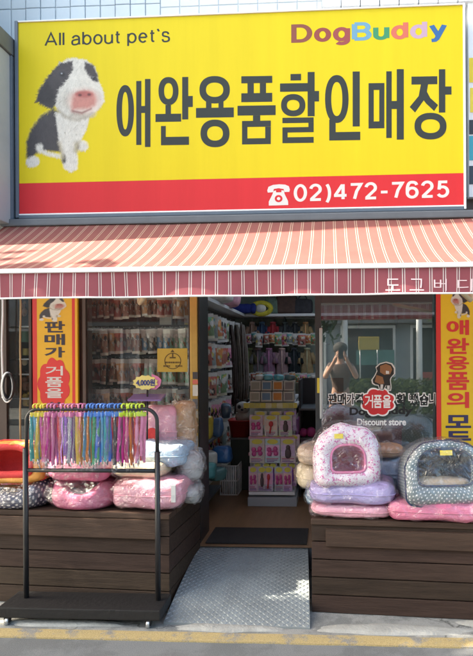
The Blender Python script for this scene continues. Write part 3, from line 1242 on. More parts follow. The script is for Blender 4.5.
def stroke_text(mb, s, x0, yb, x1, cap, Y, th, gap, slope=0.0, colours=None, space=0.35, each=None):
    """s set between pixels x0 and x1 with baseline yb (left), cap height cap (pixels) on the plane y = Y"""
    wid = []
    x = th / 2
    for ch in s:
        if ch == ' ':
            x += space
            continue
        wid.append((ch, x))
        x += SF[ch][0] + th + gap
    tot = x - gap - th / 2
    k = (x1 - x0) / tot
    lay = 0
    for i, (ch, gx) in enumerate(wid):
        if colours:
            mb.col = colours[i]
        for kind, pts in SF[ch][1]:
            lay = (lay + 1) % 6

            def fn(u, v, gx=gx, lay=lay):
                px = x0 + (gx + u) * k
                return P(px, yb + slope * (px - x0) / (x1 - x0) - (th / 2 + v * (1 - th)) * cap, Y - 0.0001 * lay)
            stroke(mb, [(u, v) for u, v in pts], th, fn, kind == 'c')
        if each:
            mb = each(mb)


# heavy letters drawn as strokes (coordinates measured on the photograph, laid on the sign face)
LAYER = [0]


def on_sign(x, y):
    return P(x, y, YS - 0.0004 - 0.00012 * LAYER[0])


def rect(mb, x0, y0, x1, y1, sl=-0.016):
    LAYER[0] = (LAYER[0] + 1) % 6
    d = (x1 - x0) * sl
    mb.poly([on_sign(x0, y1), on_sign(x1, y1 + d), on_sign(x1, y0 + d), on_sign(x0, y0)])


def ringp(mb, x0, y0, x1, y1, tx, ty=None, n=40):
    LAYER[0] = (LAYER[0] + 1) % 6
    ty = ty or tx
    cx, cy, rx, ry = (x0 + x1) / 2, (y0 + y1) / 2, (x1 - x0) / 2, (y1 - y0) / 2
    o, i = [], []
    for k in range(n):
        a = 2 * math.pi * k / n
        c_, s_ = spow(math.cos(a), 0.9), spow(math.sin(a), 0.9)
        o.append(mb.av(on_sign(cx + rx * c_, cy - ry * s_)))
        i.append(mb.av(on_sign(cx + (rx - tx) * c_, cy - (ry - ty) * s_)))
    for k in range(n):
        k2 = (k + 1) % n
        mb.af([o[k], o[k2], i[k2], i[k]])


def poly_sign(mb, pts):
    LAYER[0] = (LAYER[0] + 1) % 6
    q = [on_sign(x, y) for x, y in pts]
    mb.poly(q if area(pts) < 0 else list(reversed(q)))


def syl(f, label):
    mb = MB()
    f(mb)
    o = mb.build('letter', m_text, sg)
    return o


def L1(m):
    ringp(m, 116.5, 85, 134, 136.5, 5.6, 7)
    rect(m, 136.3, 81, 141.4, 145); rect(m, 141.4, 106, 145, 113); rect(m, 145, 79, 150.5, 147)


def L2(m):
    ringp(m, 158.5, 77, 178.5, 105, 5.6, 6)
    rect(m, 165.5, 105, 171, 115); rect(m, 155.5, 114, 181.2, 122)
    rect(m, 182.2, 77, 188.3, 119.5); rect(m, 188.3, 96, 192.8, 107)
    rect(m, 161, 126, 165.8, 145); rect(m, 161, 137, 189, 145.2)


def L3(m):
    ringp(m, 199.4, 76, 229.9, 103.5, 6.6)
    rect(m, 206, 101.5, 211.5, 109); rect(m, 218.5, 101.5, 223.5, 109); rect(m, 196, 108, 233.8, 117.8)
    ringp(m, 200.5, 119.6, 229.5, 147.2, 6.6)


def L4(m):
    rect(m, 241.3, 76.3, 272.2, 83.3); rect(m, 247.5, 83.3, 253.8, 93.5); rect(m, 259.8, 83.1, 266, 93.3); rect(m, 241.3, 93.3, 272.2, 102.2)
    rect(m, 237.5, 105.8, 275.6, 115.6); rect(m, 253, 115.4, 260.2, 122)
    rect(m, 242, 121, 270.8, 127); rect(m, 242, 138.5, 270.8, 144.5); rect(m, 242, 127, 247.4, 138.6); rect(m, 265.2, 126.8, 270.8, 138.4)


def L5(m):
    rect(m, 290.5, 74, 301, 80.5); rect(m, 280, 83.5, 308.6, 91.8)
    ringp(m, 281, 94, 305.3, 116.3, 5.8)
    rect(m, 307.6, 72, 314.6, 116.3); rect(m, 314.6, 91, 319, 101.5)
    rect(m, 282.4, 117.8, 313.6, 123.2); rect(m, 282.4, 127.4, 313.6, 132.6); rect(m, 282.4, 137.4, 313.6, 143.2)
    rect(m, 308.4, 122.8, 313.6, 127.6); rect(m, 282.4, 132.4, 287.6, 137.6)


def L6(m):
    ringp(m, 325, 75, 348.5, 123, 6.2, 7)
    rect(m, 352.6, 71.5, 359.7, 126.5); rect(m, 329.2, 119.5, 335.6, 140.3); rect(m, 329.2, 132.2, 360.2, 140.5)


def L7(m):
    rect(m, 368.5, 83.2, 384.3, 90); rect(m, 368.5, 121.5, 384.3, 128.5); rect(m, 368.5, 90, 373.7, 121.6); rect(m, 379.2, 89.8, 384.3, 121.4)
    rect(m, 386.2, 71.3, 391.6, 138); rect(m, 391.6, 101, 396.7, 109); rect(m, 396.7, 69.2, 403.7, 139.6)


def L8(m):
    rect(m, 411.4, 76.6, 437.2, 84.6)
    poly_sign(m, [(420.8, 84.4), (428, 84.2), (426, 97), (415, 112.5), (409.6, 107), (418.6, 96)])
    poly_sign(m, [(421.5, 97.5), (426.5, 91), (430.2, 98), (438, 105), (434, 111), (426, 103.5)])
    rect(m, 438.8, 69.3, 445.2, 112.6); rect(m, 445.2, 86.5, 451.4, 94.6)
    ringp(m, 414.4, 112.8, 446.4, 139.4, 6.6, 6.4)


for f in (L1, L2, L3, L4, L5, L6, L7, L8):
    syl(f, None)


def one_letter(m):
    m.build('letter', m_text, sg)
    return MB()


stroke_text(MB(), "All about pet`s", 44.5, 46.6, 169.5, 14.2, YS - 0.0004, 0.13, 0.10, slope=-4.6, each=one_letter)
mb = MB()
NC = [tuple(q * 0.66 for q in srgb(*c)) for c in ((150, 78, 58), (160, 72, 60), (170, 76, 72), (120, 178, 212), (62, 160, 110), (232, 120, 96), (214, 180, 206), (52, 112, 178))]
stroke_text(mb, 'DogBuddy', 291.2, 43.4, 447.0, 19.4, YS - 0.0004, 0.225, 0.07, slope=-5.2, colours=NC)
mb.build('shop_name', m_photo, sg)
mb = MB()
stroke_text(mb, "02)472-7625", 293.5, 202.2, 449.5, 18.2, YS - 0.0004, 0.185, 0.09, slope=-4.4)
# telephone pictogram
hs = [(267.2, 190.5), (268.5, 186.8), (273, 184.9), (279, 184.3), (285, 184.6), (288.8, 186.2), (289.9, 189.6), (289.3, 191.8), (284.4, 192), (283.6, 189), (278.6, 188.2), (273.8, 189), (273, 192.2), (267.8, 192.6)]
q = [P(x, y, YS - 0.0005) for x, y in hs]
mb.poly(list(reversed(q)) if area(hs) > 0 else q)
bd = [(273.6, 191), (276, 190.4), (276, 192.4), (281.4, 192.2), (281.4, 190.2), (283.8, 190.6), (284.6, 194), (288, 201), (288.2, 205), (268.8, 205.6), (268.8, 201.6), (272.4, 194.4)]
q = [P(x, y, YS - 0.0008) for x, y in bd]
mb.poly(list(reversed(q)) if area(bd) > 0 else q)
mb.cur = 1
q = [P(x, y, YS - 0.0012) for x, y in blob_px(278.6, 198.6, 3.9, 3.6, 24)]
mb.poly(list(reversed(q)))
mb.cur = 0
q = [P(x, y, YS - 0.0016) for x, y in blob_px(278.6, 198.6, 1.7, 1.6, 16)]
mb.poly(list(reversed(q)))
mb.build('telephone_number', [m_wlet, m_red], sg)


# puppy picture, printed: soft colour patches on a fine sheet
def pip(x, y, poly):
    """signed distance to a polygon (negative inside)"""
    d = 1e9
    ins = False
    n = len(poly)
    for i in range(n):
        x0, y0 = poly[i]
        x1, y1 = poly[(i + 1) % n]
        ex, ey = x1 - x0, y1 - y0
        t = max(0, min(1, ((x - x0) * ex + (y - y0) * ey) / (ex * ex + ey * ey + 1e-9)))
        dx, dy = x - x0 - ex * t, y - y0 - ey * t
        d = min(d, dx * dx + dy * dy)
        if (y0 > y) != (y1 > y) and x < (x1 - x0) * (y - y0) / (y1 - y0) + x0:
            ins = not ins
    d = math.sqrt(d)
    return -d if ins else d


def ell(cx, cy, rx, ry, n=18):
    return [(cx + rx * math.cos(2 * math.pi * k / n), cy + ry * math.sin(2 * math.pi * k / n)) for k in range(n)]


DK = lambda *c: tuple(q * 0.66 for q in srgb(*c))      # print dyes: a paper white of about 0.55
WHT, GRY, DGR, PNK = DK(248, 245, 234), DK(72, 67, 70), DK(56, 52, 56), DK(212, 142, 130)
PUP = [  # (outline, colour, softness, furriness)
    ([(172, 268), (120, 300), (84, 350), (66, 400), (66, 462), (80, 468), (104, 446), (120, 432), (150, 436), (200, 440), (210, 300)], GRY, 5, 4),
    ([(110, 420), (150, 440), (200, 452), (200, 466), (150, 456), (112, 440)], WHT, 5, 3),
    (ell(90, 478, 26, 22), WHT, 4, 3), (ell(116, 421, 15, 15), WHT, 5, 3),
    ([(178, 285), (192, 400), (205, 455), (212, 505), (240, 520), (266, 508), (268, 470), (258, 420), (280, 395), (302, 350), (318, 280)], WHT, 4, 3),
    (ell(286, 416, 22, 20), WHT, 4, 3), (ell(266, 416, 7, 13), DGR, 4, 2), (ell(212, 466, 9, 17), DGR, 5, 2),
    ([(255, 400), (275, 396), (268, 440), (254, 440)], DK(206, 196, 168), 9, 0),
    ([(190, 400), (200, 400), (216, 462), (206, 470)], DK(206, 196, 168), 8, 0),
    ([(195, 92), (245, 70), (300, 80), (335, 108), (348, 160), (368, 205), (372, 240), (345, 275), (312, 300), (262, 312), (215, 298), (182, 262), (170, 200), (176, 130)], WHT, 3.5, 2.5),
    ([(194, 94), (246, 84), (249, 118), (226, 158), (196, 190), (184, 226), (182, 252), (164, 272), (104, 240), (116, 196), (146, 150)], GRY, 4, 5),
    ([(120, 200), (150, 165), (178, 200), (176, 250), (162, 266), (110, 238)], DK(56, 52, 54), 8, 8),
    ([(294, 86), (328, 100), (345, 140), (346, 165), (334, 164), (312, 146), (293, 116)], GRY, 4, 4),
    (ell(206, 136, 17, 13), DK(58, 56, 64), 4, 0), (ell(207, 136, 10, 8), DK(24, 22, 26), 3, 0), (ell(204, 132, 3, 2.5), DK(190, 196, 204), 2, 0),
    (ell(328, 149, 8, 12), DK(58, 56, 64), 3, 0), (ell(329, 150, 5, 7), DK(24, 22, 26), 2, 0), (ell(327, 146, 2, 2), DK(190, 196, 204), 1.5, 0),
    (ell(222, 240, 22, 34), DK(228, 223, 210), 18, 0), (ell(348, 232, 10, 28), DK(228, 224, 214), 12, 0), (ell(285, 292, 50, 12), DK(206, 198, 182), 10, 0),
    (ell(292, 238, 62, 46), DK(236, 204, 190), 16, 0),
    ([(250, 218), (272, 202), (304, 198), (330, 206), (340, 232), (336, 254), (316, 268), (272, 272), (242, 278), (244, 246)], PNK, 9, 4),
    (ell(292, 214, 36, 13), DK(190, 104, 98), 5, 1), (ell(276, 217, 7, 5), DK(110, 50, 50), 3, 0), (ell(312, 215, 7, 5), DK(110, 50, 50), 3, 0),
    ([(244, 276), (284, 284), (322, 268), (322, 273), (284, 291), (246, 283)], DK(150, 96, 92), 4, 0),
    ([(186, 262), (220, 294), (264, 308), (312, 296), (312, 304), (264, 318), (214, 304), (184, 274)], DK(196, 188, 170), 6, 0),
]


def puppy(Y, to_px, x0, x1, y0, y1, step, background, hairs=0):
    """sheet whose grid points take the picture's colours; cells outside the puppy are left out"""
    mb = MB()
    nx, ny = int((x1 - x0) / step), int((y1 - y0) / step)
    ids = {}
    inside = {}
    for j in range(ny + 1):
        for i in range(nx + 1):
            x, y = x0 + i * step, y0 + j * step
            c, al = Vector(background), 0.0
            for poly, col, soft, fur in PUP:
                bx = [p[0] for p in poly]
                by = [p[1] for p in poly]
                if x < min(bx) - soft - 8 or x > max(bx) + soft + 8 or y < min(by) - soft - 8 or y > max(by) + soft + 8:
                    continue
                nn = noise.noise(Vector((x * 0.11, y * 0.11, soft)))
                d = pip(x, y, poly) + fur * nn
                a = max(0, min(1, 0.5 - d / (2 * soft)))
                if a > 0:
                    v = 1 + 0.10 * noise.noise(Vector((x * 0.06, y * 0.05, 9))) + (0.08 * noise.noise(Vector((x * 0.2, y * 0.12, 3))) if fur >= 4 else 0)
                    c = c * (1 - a) + Vector(col) * v * (1 + 0.04 * noise.noise(Vector((x * 0.5, y * 0.25, 7)))) * a
                    al = max(al, a)
            inside[i, j] = al
            px, py = to_px(x, y)
            ids[i, j] = mb.av(P(px, py, Y), tuple(c))
    for j in range(ny):
        for i in range(nx):
            k = [(i, j + 1), (i + 1, j + 1), (i + 1, j), (i, j)]
            if max(inside[q] for q in k) > 0.02:
                mb.af([ids[q] for q in k])
    if hairs:                                   # printed fur: fine hair strokes in the colour of their place
        rl = random.Random(5)
        flow = lambda x, y: (math.atan2(y - 150, x - 250) if y < 300 else math.pi / 2 + 0.5 * math.sin(x * 0.03))
        for k in range(hairs):
            x, y = rl.uniform(x0, x1), rl.uniform(y0, y1)
            g = (min(max(int((x - x0) / step), 0), nx), min(max(int((y - y0) / step), 0), ny))
            if inside[g] < 0.55 or ((x - 292) / 62) ** 2 + ((y - 240) / 50) ** 2 < 1 or ((x - 207) / 18) ** 2 + ((y - 136) / 14) ** 2 < 1:
                continue
            c = mb.vc[ids[g]]
            v = rl.uniform(0.82, 1.16)
            cc = tuple(q * v for q in c)
            a = flow(x, y) + rl.gauss(0, 0.45)
            ln, w = rl.uniform(6, 15), rl.uniform(0.5, 1.0)
            dx, dy = math.cos(a), math.sin(a)
            q = [(x - dy * w, y + dx * w), (x + dx * ln * 0.6 - dy * w * 0.7, y + dy * ln * 0.6 + dx * w * 0.7), (x + dx * ln, y + dy * ln + 1.0), (x + dy * w, y - dx * w)]
            mb.af([mb.av(P(*to_px(*pt), Y - 0.0001 - 0.00006 * (k % 9)), cc) for pt in reversed(q)])
    return mb


puppy(YS - 0.0005, lambda x, y: (10 + x * 0.2537, 40 + y * 0.2537), 50, 385, 58, 530, 1.6, (0.62, 0.505, 0.012), 14000).build('puppy_picture', m_photo, sg)

# ------------------------------------------------------------------ awning
YA0, YA1 = 4.22, 3.32
za0, za1 = P(240, 222.5, YA0).z, P(240, 266.5, YA1).z
AX0, AX1 = P(4, 224, YA0).x, P(560, 224, YA0).x


def stripe_mat(name, base, dark, wht):
    m, nt, b = base_mat(name)
    L = nt.links.new
    tc = N(nt, 'TexCoord')
    sx_ = N(nt, 'SeparateXYZ')
    L(tc.outputs['Object'], sx_.inputs[0])
    fr = N(nt, 'Math', operation='DIVIDE')
    fr.inputs[1].default_value = 0.0735
    L(sx_.outputs['X'], fr.inputs[0])
    f2 = N(nt, 'Math', operation='FRACT')
    L(fr.outputs[0], f2.inputs[0])
    ramp = N(nt, 'ValToRGB')
    cr = ramp.color_ramp
    cr.interpolation = 'CONSTANT'
    pass
    stops = [(0.0, base), (0.38, wht), (0.45, dark), (0.55, wht), (0.62, base)]
    cr.elements[0].position, cr.elements[0].color = stops[0]
    cr.elements[1].position, cr.elements[1].color = stops[1]
    for p, c in stops[2:]:
        e = cr.elements.new(p)
        e.color = c
    L(f2.outputs[0], ramp.inputs[0])
    nz = N(nt, 'TexNoise')
    nz.inputs['Scale'].default_value = 5
    nz.inputs['Detail'].default_value = 5
    L(tc.outputs['Object'], nz.inputs['Vector'])
    mr = N(nt, 'MapRange')
    mr.inputs[3].default_value = 0.8
    mr.inputs[4].default_value = 1.2
    L(nz.outputs[0], mr.inputs[0])
    mx = N(nt, 'Mix', data_type='RGBA', blend_type='MULTIPLY')
    mx.inputs[0].default_value = 1
    L(ramp.outputs[0], mx.inputs[6])
    L(mr.outputs[0], mx.inputs[7])
    L(mx.outputs[2], b.inputs['Base Color'])
    b.inputs['Roughness'].default_value = 0.75
    tr = N(nt, 'BsdfTranslucent')
    L(mx.outputs[2], tr.inputs['Color'])
    ms = N(nt, 'MixShader')
    ms.inputs[0].default_value = 0.30
    L(b.outputs[0], ms.inputs[1])
    L(tr.outputs[0], ms.inputs[2])
    L(ms.outputs[0], nt.nodes['Material Output'].inputs['Surface'])
    return m


m_awn = stripe_mat('awning_fabric', (0.27, 0.092, 0.082, 1), (0.22, 0.07, 0.065, 1), (0.54, 0.39, 0.29, 1))
m_val = stripe_mat('valance_fabric_shaded', (0.33, 0.085, 0.108, 1), (0.22, 0.05, 0.075, 1), (0.74, 0.64, 0.62, 1))  # same cloth as the canopy, purplish shade put into its colour
aw = thing('awning', 'red and white striped fabric awning with valance over the shop front', 'awning', (0, YA0, 2.2))
mb = MB()
mb.smooth = True
nx = 120
rows = []
for j in range(15):
    t = j / 14
    row = []
    for i in range(nx + 1):
        x = AX0 + (AX1 - AX0) * i / nx
        sag = -0.035 * math.sin(math.pi * t) + 0.006 * noise.noise(Vector((x * 2.2, t * 2, 0)))
        row.append((x, YA0 + (YA1 - YA0) * t, za0 + (za1 - za0) * t + sag))
    rows.append(row)
mb.loft(list(reversed(rows)), closed=False)
mb.build('canopy', m_awn, aw)
mb = MB()
zb1 = P(240, 270.2, YA1 - 0.02).z
mb.bbox(AX0 - 0.01, AX1 + 0.01, YA1 - 0.035, YA1 + 0.012, zb1, za1 + 0.002, 0.006)
mb.build('front_bar', m_white, aw)
zv = P(240, 296.3, YA1 - 0.02).z


def val_y(x, t):
    return YA1 - 0.018 + t * (0.012 * math.sin(x * 9 + 1.3 * math.sin(x * 2.1)) + 0.010 * noise.noise(Vector((x * 4, 0, 2))))


mb = MB()
mb.smooth = True
rows = []
for j in range(9):
    t = j / 8
    rows.append([(AX0 + (AX1 - AX0) * i / 240, val_y(AX0 + (AX1 - AX0) * i / 240, t), zb1 - 0.001 + (zv + 0.008 - zb1) * t) for i in range(241)])
mb.loft(list(reversed(rows)), closed=False)
val = mb.build('valance', m_val, aw)
mb = MB()
mb.tube([(AX0 + (AX1 - AX0) * i / 240, val_y(AX0 + (AX1 - AX0) * i / 240, 1), zv + 0.004) for i in range(241)], 0.0055, 6)
mb.build('hem', m_white, val)
for ch, xa_, xb_ in (('도', 385.5, 400), ('그', 409.5, 424), ('버', 434, 447), ('디', 458, 473)):
    mb = MB()
    i0 = len(mb.v)
    text_px(mb, ch, xa_, 278.5, xb_, 290.5, YA1 - 0.03, 0.0)
    for k in range(i0, len(mb.v)):
        v = mb.v[k]
        v.y = val_y(v.x, (zb1 - v.z) / (zb1 - zv)) - 0.003
    mb.build('letter', mat('faded_letter', (0.78, 0.58, 0.60), 0.7), val)
mb = MB()
mb.bbox(AX0 - 0.02, AX1 + 0.02, YA0 - 0.02, YA0 + 0.2, za0 + 0.002, SZ0 - 0.045, 0.01)
mb.build('cassette', m_dgrey, aw)
for pa, pb in (((140, 303), (172, 297)), ((470, 300), (440, 297))):
    mb = MB()
    a = P(pa[0], pa[1], 3.9)
    mb.tube([a, Vector((a.x + (0.30 if pa[0] < 300 else -0.3), YA1 + 0.02, za1 - 0.03))], 0.016, 8)
    mb.tube([a, Vector((a.x - (0.1 if pa[0] < 300 else -0.1), YA0 + 0.05, za0 - 0.08))], 0.018, 8)
    mb.build('folding_arm', mat('cream_metal', (0.6, 0.52, 0.36), 0.5), aw)

# ------------------------------------------------------------------ vertical banners
m_ban = mat('banner_yellow_shaded', (0.75, 0.43, 0.015), 0.5, var=0.06)  # left banner yellow with an orange cast of shade put into it
m_banr = mat('banner_red', (0.65, 0.035, 0.03), 0.5, var=0.06)
YB = 4.47
bl = thing('vertical_banner', 'narrow yellow banner with black letters and a red burst, left of the window', 'banner', (P(55, 400, YB).x, YB, 0.6))
mb = MB()
a, b = P(33, 290, YB), P(78, 480, YB)
x_ = [P(q, 400, YB).x for q in (33, 37.5, 72.5, 75.5, 78)]
for k, mi in ((0, 1), (1, 0), (2, 1), (3, 0)):
    mb.cur = mi
    mb.box(x_[k], x_[k + 1] - 0.0004, YB, YB + 0.03, b.z, HEAD - 0.02)
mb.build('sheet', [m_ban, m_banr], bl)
mb = MB()
for i, (ch, y0, y1) in enumerate((('판', 321, 332.5), ('매', 334, 345), ('가', 347, 357.5))):
    text_px(mb, ch, 44.5, y0, 65, y1, YB - 0.002, 0.03)
mb.cur = 1
mb.poly([P(x, y, YB - 0.002) for x, y in reversed(blob_px(54, 384, 15.5, 25, 60, 0.14, 9))])
mb.cur = 2
for i, (ch, y0, y1) in enumerate((('거', 366, 375.5), ('품', 377, 387), ('을', 388, 398))):
    text_px(mb, ch, 45.5, y0, 63, y1, YB - 0.003, 0.012 if ch == '거' else 0.026)
mb.cur = 0
text_px(mb, '확', 46, 402, 63, 414, YB - 0.003, 0.035)
mb.build('lettering', [mat('banner_dark_letter', (0.03, 0.02, 0.035), 0.5), m_banr, m_wlet], bl)
puppy(YB - 0.0015, lambda x, y: (39 + (x - 60) * 0.088, 296 + (385 - y) * 0.0 + (y - 58) * 0.056), 50, 385, 58, 530, 6.5, (0.75, 0.43, 0.015)).build('puppy_picture', m_photo, bl)

br = thing('vertical_banner', 'narrow yellow banner with tall red and navy letters at the right edge', 'banner', (P(458, 400, YB).x, YB, 0.6))
mb = MB()
x_ = [P(q, 400, YB).x for q in (436.5, 441.2, 480)]
for k, mi in ((0, 1), (1, 0)):
    mb.cur = mi
    mb.box(x_[k], x_[k + 1] - 0.0004, YB, YB + 0.03, 0.62, HEAD - 0.02)
mb.build('sheet', [mat('banner_yellow_lit', (0.78, 0.52, 0.015), 0.5, var=0.06), m_banr], br)  # brighter copy of the banner yellow, light put into the colour
mb = MB()
for ch, y0, y1 in (('애', 320, 335), ('완', 338, 354), ('용', 356, 370), ('품', 372, 390), ('의', 392, 408)):
    mb.cur = 0
    text_px(mb, ch, 446.5, y0, 469, y1, YB - 0.0028, 0.03)
for ch, y0, y1 in (('모', 415, 428), ('든', 431, 447)):
    mb.cur = 1
    text_px(mb, ch, 445.5, y0, 471, y1, YB - 0.002, 0.035)
mb.build('lettering', [m_banr, mat('navy_letter', (0.035, 0.03, 0.10), 0.5)], br)
puppy(YB - 0.0015, lambda x, y: (470 - (x - 60) * 0.062, 290 + (y - 58) * 0.062), 50, 385, 58, 530, 6.5, (0.78, 0.52, 0.015)).build('puppy_picture', m_photo, br)
# ------------------------------------------------------------------ deck boxes under the beds
TH = math.radians(-4.0)
PT_L, PT_R = 0.608, 0.585


def deck_box(name, label, corner, x0, x1, top, board):
    R = Matrix.Translation(Vector((corner.x, corner.y, 0))) @ Matrix.Rotation(TH, 4, 'Z')
    t = thing(name, label, 'planter box', (corner.x, corner.y, 0))
    dpt = 0.70
    mb = MB()
    mb.M = R
    rr = random.Random(int(top * 1000))
    n = 5
    hz = (top - 0.035) / n
    for k in range(n):
        y = rr.uniform(0, 0.004)
        q_ = rr.uniform(0.7, 1.35)
        mb.col = (0.037 * q_, 0.024 * q_ * rr.uniform(0.92, 1.08), 0.0175 * q_)
        mb.bbox(x0, x1, y, 0.03, 0.008 + hz * k, 0.008 + hz * (k + 1) - 0.007, 0.004)
        for xx in (x0, x1 - 0.03):
            e = 0.004 if xx == x0 else -0.004
            mb.bbox(xx + e, xx + 0.03 + e, 0.032, dpt, 0.008 + hz * k, 0.008 + hz * (k + 1) - 0.007, 0.004)
    mb.build('planks', m_wood, t)
    mb = MB()
    mb.M = R
    mb.box(x0 + 0.02, x1 - 0.02, 0.034, dpt - 0.01, 0.012, top - 0.04)
    mb.build('core', m_dark, t)
    mb = MB()
    mb.M = R
    for k in range(5):
        mb.bbox(x0 - 0.004, x1 + 0.004, -0.008 + 0.142 * k, -0.008 + 0.142 * (k + 1) - 0.006, top - 0.034, top - 0.002 * (k % 2), 0.004)
    mb.build('deck', m_woodtop, t)
    a, b, zt, zb = board
    mb = MB()
    mb.M = R
    mb.bbox(a, b, -0.028, -0.0015, zb, zt, 0.004)
    mb.build('front_board', m_woodtop, t)
    return t


cl = G(169.5, 611)
cr = G(312, 613)
deck_box('planter_box', 'dark brown plank box behind the garment rack, carrying pink beds', cl, -1.75, 0.0, PT_L, (-1.70, -0.075, PT_L - 0.037, PT_L - 0.155))
deck_box('planter_box', 'dark brown plank box right of the metal ramp, under the dome beds', cr, 0.0, 1.75, PT_R, (0.09, 1.72, PT_R - 0.055, PT_R - 0.16))

# ------------------------------------------------------------------ checker plate ramp and door mat
A0_, A1_, B0_, B1_ = G(163.5, 622.5, 0.012), G(310, 628, 0.012), P(200, 549, 4.42), P(308, 551, 4.42)
zr1 = 0.175


def ramp_pt(u, v, lift=0.0):
    z = 0.014 + (zr1 - 0.014) * math.sin(math.pi / 2 * min(1, v * 1.02)) ** 1.0
    z = 0.014 + (zr1 - 0.014) * (1 - (1 - v) ** 1.55)
    p = (A0_ * (1 - u) + A1_ * u) * (1 - v) + (B0_ * (1 - u) + B1_ * u) * v
    return Vector((p.x, p.y, z + lift))


rp = thing('ramp', 'silver checker plate metal ramp leading up to the shop doorway', 'ramp', (A0_.x, A0_.y, 0))
mb = MB()
rows = [[ramp_pt(i / 16, j / 24) for i in range(17)] for j in range(25)]
mb.smooth = True
mb.loft(rows, closed=False)
mb.loft([[q - Vector((0, 0, 0.008)) for q in r] for r in reversed(rows)], closed=False)
mb.smooth = False
for u in (0, 1):
    mb.loft([[ramp_pt(u, j / 24), ramp_pt(u, j / 24) - Vector((0, 0, 0.010))] for j in range(25)][::(1 if u else -1)], closed=False)
mb.loft([[ramp_pt(i / 16, 0), ramp_pt(i / 16, 0) - Vector((0, 0, 0.012))] for i in range(17)], closed=False)
mb.build('plate', m_steel, rp)
mb = MB()
nu_, nv_ = 36, 42
for j in range(nv_):
    for i in range(nu_):
        u, v = (i + 0.5) / nu_, (j + 0.5) / nv_
        ang = (1 if (i + j) % 2 else -1) * 0.8
        ca, sa = math.cos(ang), math.sin(ang)
        lu, lw = 0.62 / nu_, 0.17 / nu_
        q = []
        for a_, b_ in ((-lu, 0), (0, -lw), (lu, 0), (0, lw)):
            q.append(ramp_pt(min(1, max(0, u + a_ * ca - b_ * sa)), min(1, max(0, v + (a_ * sa + b_ * ca) * 0.95)), 0.0006))
        c_ = mb.av(ramp_pt(u, v, 0.0045))
        k = [mb.av(p) for p in q]
        for w in range(4):
            mb.af([k[w], k[(w + 1) % 4], c_])
mb.build('tread_pattern', m_steel, rp)
a, b = P(207, 549, 4.52), P(307, 549, 4.52)
mb = MB()
mb.bbox(a.x, b.x, 4.46, 4.86, FLOOR + 0.001, FLOOR + 0.012, 0.004)
tag(mb.build('door_mat', m_mat, loc=((a.x + b.x) / 2, 4.6, FLOOR)), 'dark flat doormat on the shop floor at the top of the ramp', 'doormat')

# ------------------------------------------------------------------ garment rack
YR = 3.60
rk = thing('garment_rack', 'black metal garment rack on castors standing on the pavement before the left box', 'rack', (P(90, 610, YR).x, YR, 0))
RX0, RX1 = P(25.8, 500, YR).x, P(157.6, 500, YR).x
zrail = P(90, 409, YR).z
zsp = P(26, 448, YR).z
mb = MB()
bz = 0.112
mb.bbox(P(11, 610, YR).x, P(167, 610, YR).x, YR - 0.15, YR + 0.10, bz - 0.062, bz, 0.008)
mb.build('base', mat('base_black', (0.006, 0.006, 0.007), 0.6, var=0.3, bump=0.3, bscale=40), rk)
tu = lambda pts, r: mb.tube(pts, r, 10)
for x, z in ((RX0, zsp), (RX1, zsp - 0.02)):
    mb = MB()
    tu([(x, YR, bz - 0.004), (x, YR, z)], 0.0165)
    mb.build('post', m_black, rk)
mb = MB()
r_ = 0.075
pts = [(RX0 + 0.008, YR, zsp - 0.05)]
pts.append((RX0 + 0.008, YR, zrail - r_))
for k in range(1, 8):
    a_ = math.pi - math.pi / 2 * k / 8
    pts.append((RX0 + 0.008 + r_ + r_ * math.cos(a_), YR, zrail - r_ + r_ * math.sin(a_)))
for k in range(0, 9):
    a_ = math.pi / 2 - math.pi / 2 * k / 8
    pts.append((RX1 - r_ + r_ * math.cos(a_), YR, zrail - r_ + r_ * math.sin(a_)))
pts.append((RX1, YR, zsp - 0.05))
tu(pts, 0.0115)
mb.build('hanging_rail', m_black, rk)
mb = MB()
zc_ = P(90, 470.5, YR).z
tu([(RX0 + 0.016, YR, zc_), (RX1 - 0.016, YR, zc_)], 0.0125)
mb.build('crossbar', m_black, rk)
for px, yy in ((19, YR - 0.13), (155, YR - 0.13), (22, YR + 0.07), (158, YR + 0.07)):
    x = P(px, 618, YR).x
    c = MB()
    c.lathe((x, yy, 0.024), [(0.0235, -0.009), (0.024, -0.006), (0.024, 0.006), (0.0235, 0.009)], 16, 'X')
    co = c.build('castor', m_alu, rk)
    c = MB()
    c.prism([(x - 0.016, 0.018), (x - 0.011, 0.018), (x - 0.011, 0.047), (x + 0.011, 0.047), (x + 0.011, 0.018), (x + 0.016, 0.018), (x + 0.016, 0.052), (x - 0.016, 0.052)], yy - 0.014, yy + 0.014)
    c.build('fork', m_black, co)

# leash packs hung along the rail
HK = [('yellow', (0.70, 0.58, 0.06)), ('pink', (0.62, 0.20, 0.36)), ('blue', (0.08, 0.22, 0.60)), ('lime', (0.52, 0.66, 0.05)), ('orange', (0.75, 0.30, 0.08))]
ST = {'teal': (0.03, 0.40, 0.42), 'magenta': (0.66, 0.03, 0.34), 'purple': (0.28, 0.08, 0.50), 'violet': (0.42, 0.20, 0.62), 'blue': (0.03, 0.14, 0.58),
      'green': (0.02, 0.36, 0.13), 'red': (0.68, 0.03, 0.04), 'orange': (0.78, 0.22, 0.02), 'yellow': (0.74, 0.55, 0.04), 'pink': (0.78, 0.22, 0.40), 'silver': (0.50, 0.50, 0.54), 'black': (0.03, 0.03, 0.04), 'sky': (0.12, 0.44, 0.72)}
m_strap = {}
for k, c in ST.items():
    m_strap[k] = polka_mat('strap_' + k, c, tuple(min(0.8, q * 1.9 + 0.12) for q in c), 46, 0.17 if k in ('violet', 'silver') else 0.0, 0.55, 0.25, 0.1)
m_hook = {k: mat('hook_' + k, c, 0.35, var=0.08, coat=0.3) for k, c in HK}
m_clip = mat('steel_clip', (0.6, 0.6, 0.6), 0.25, metal=0.9)
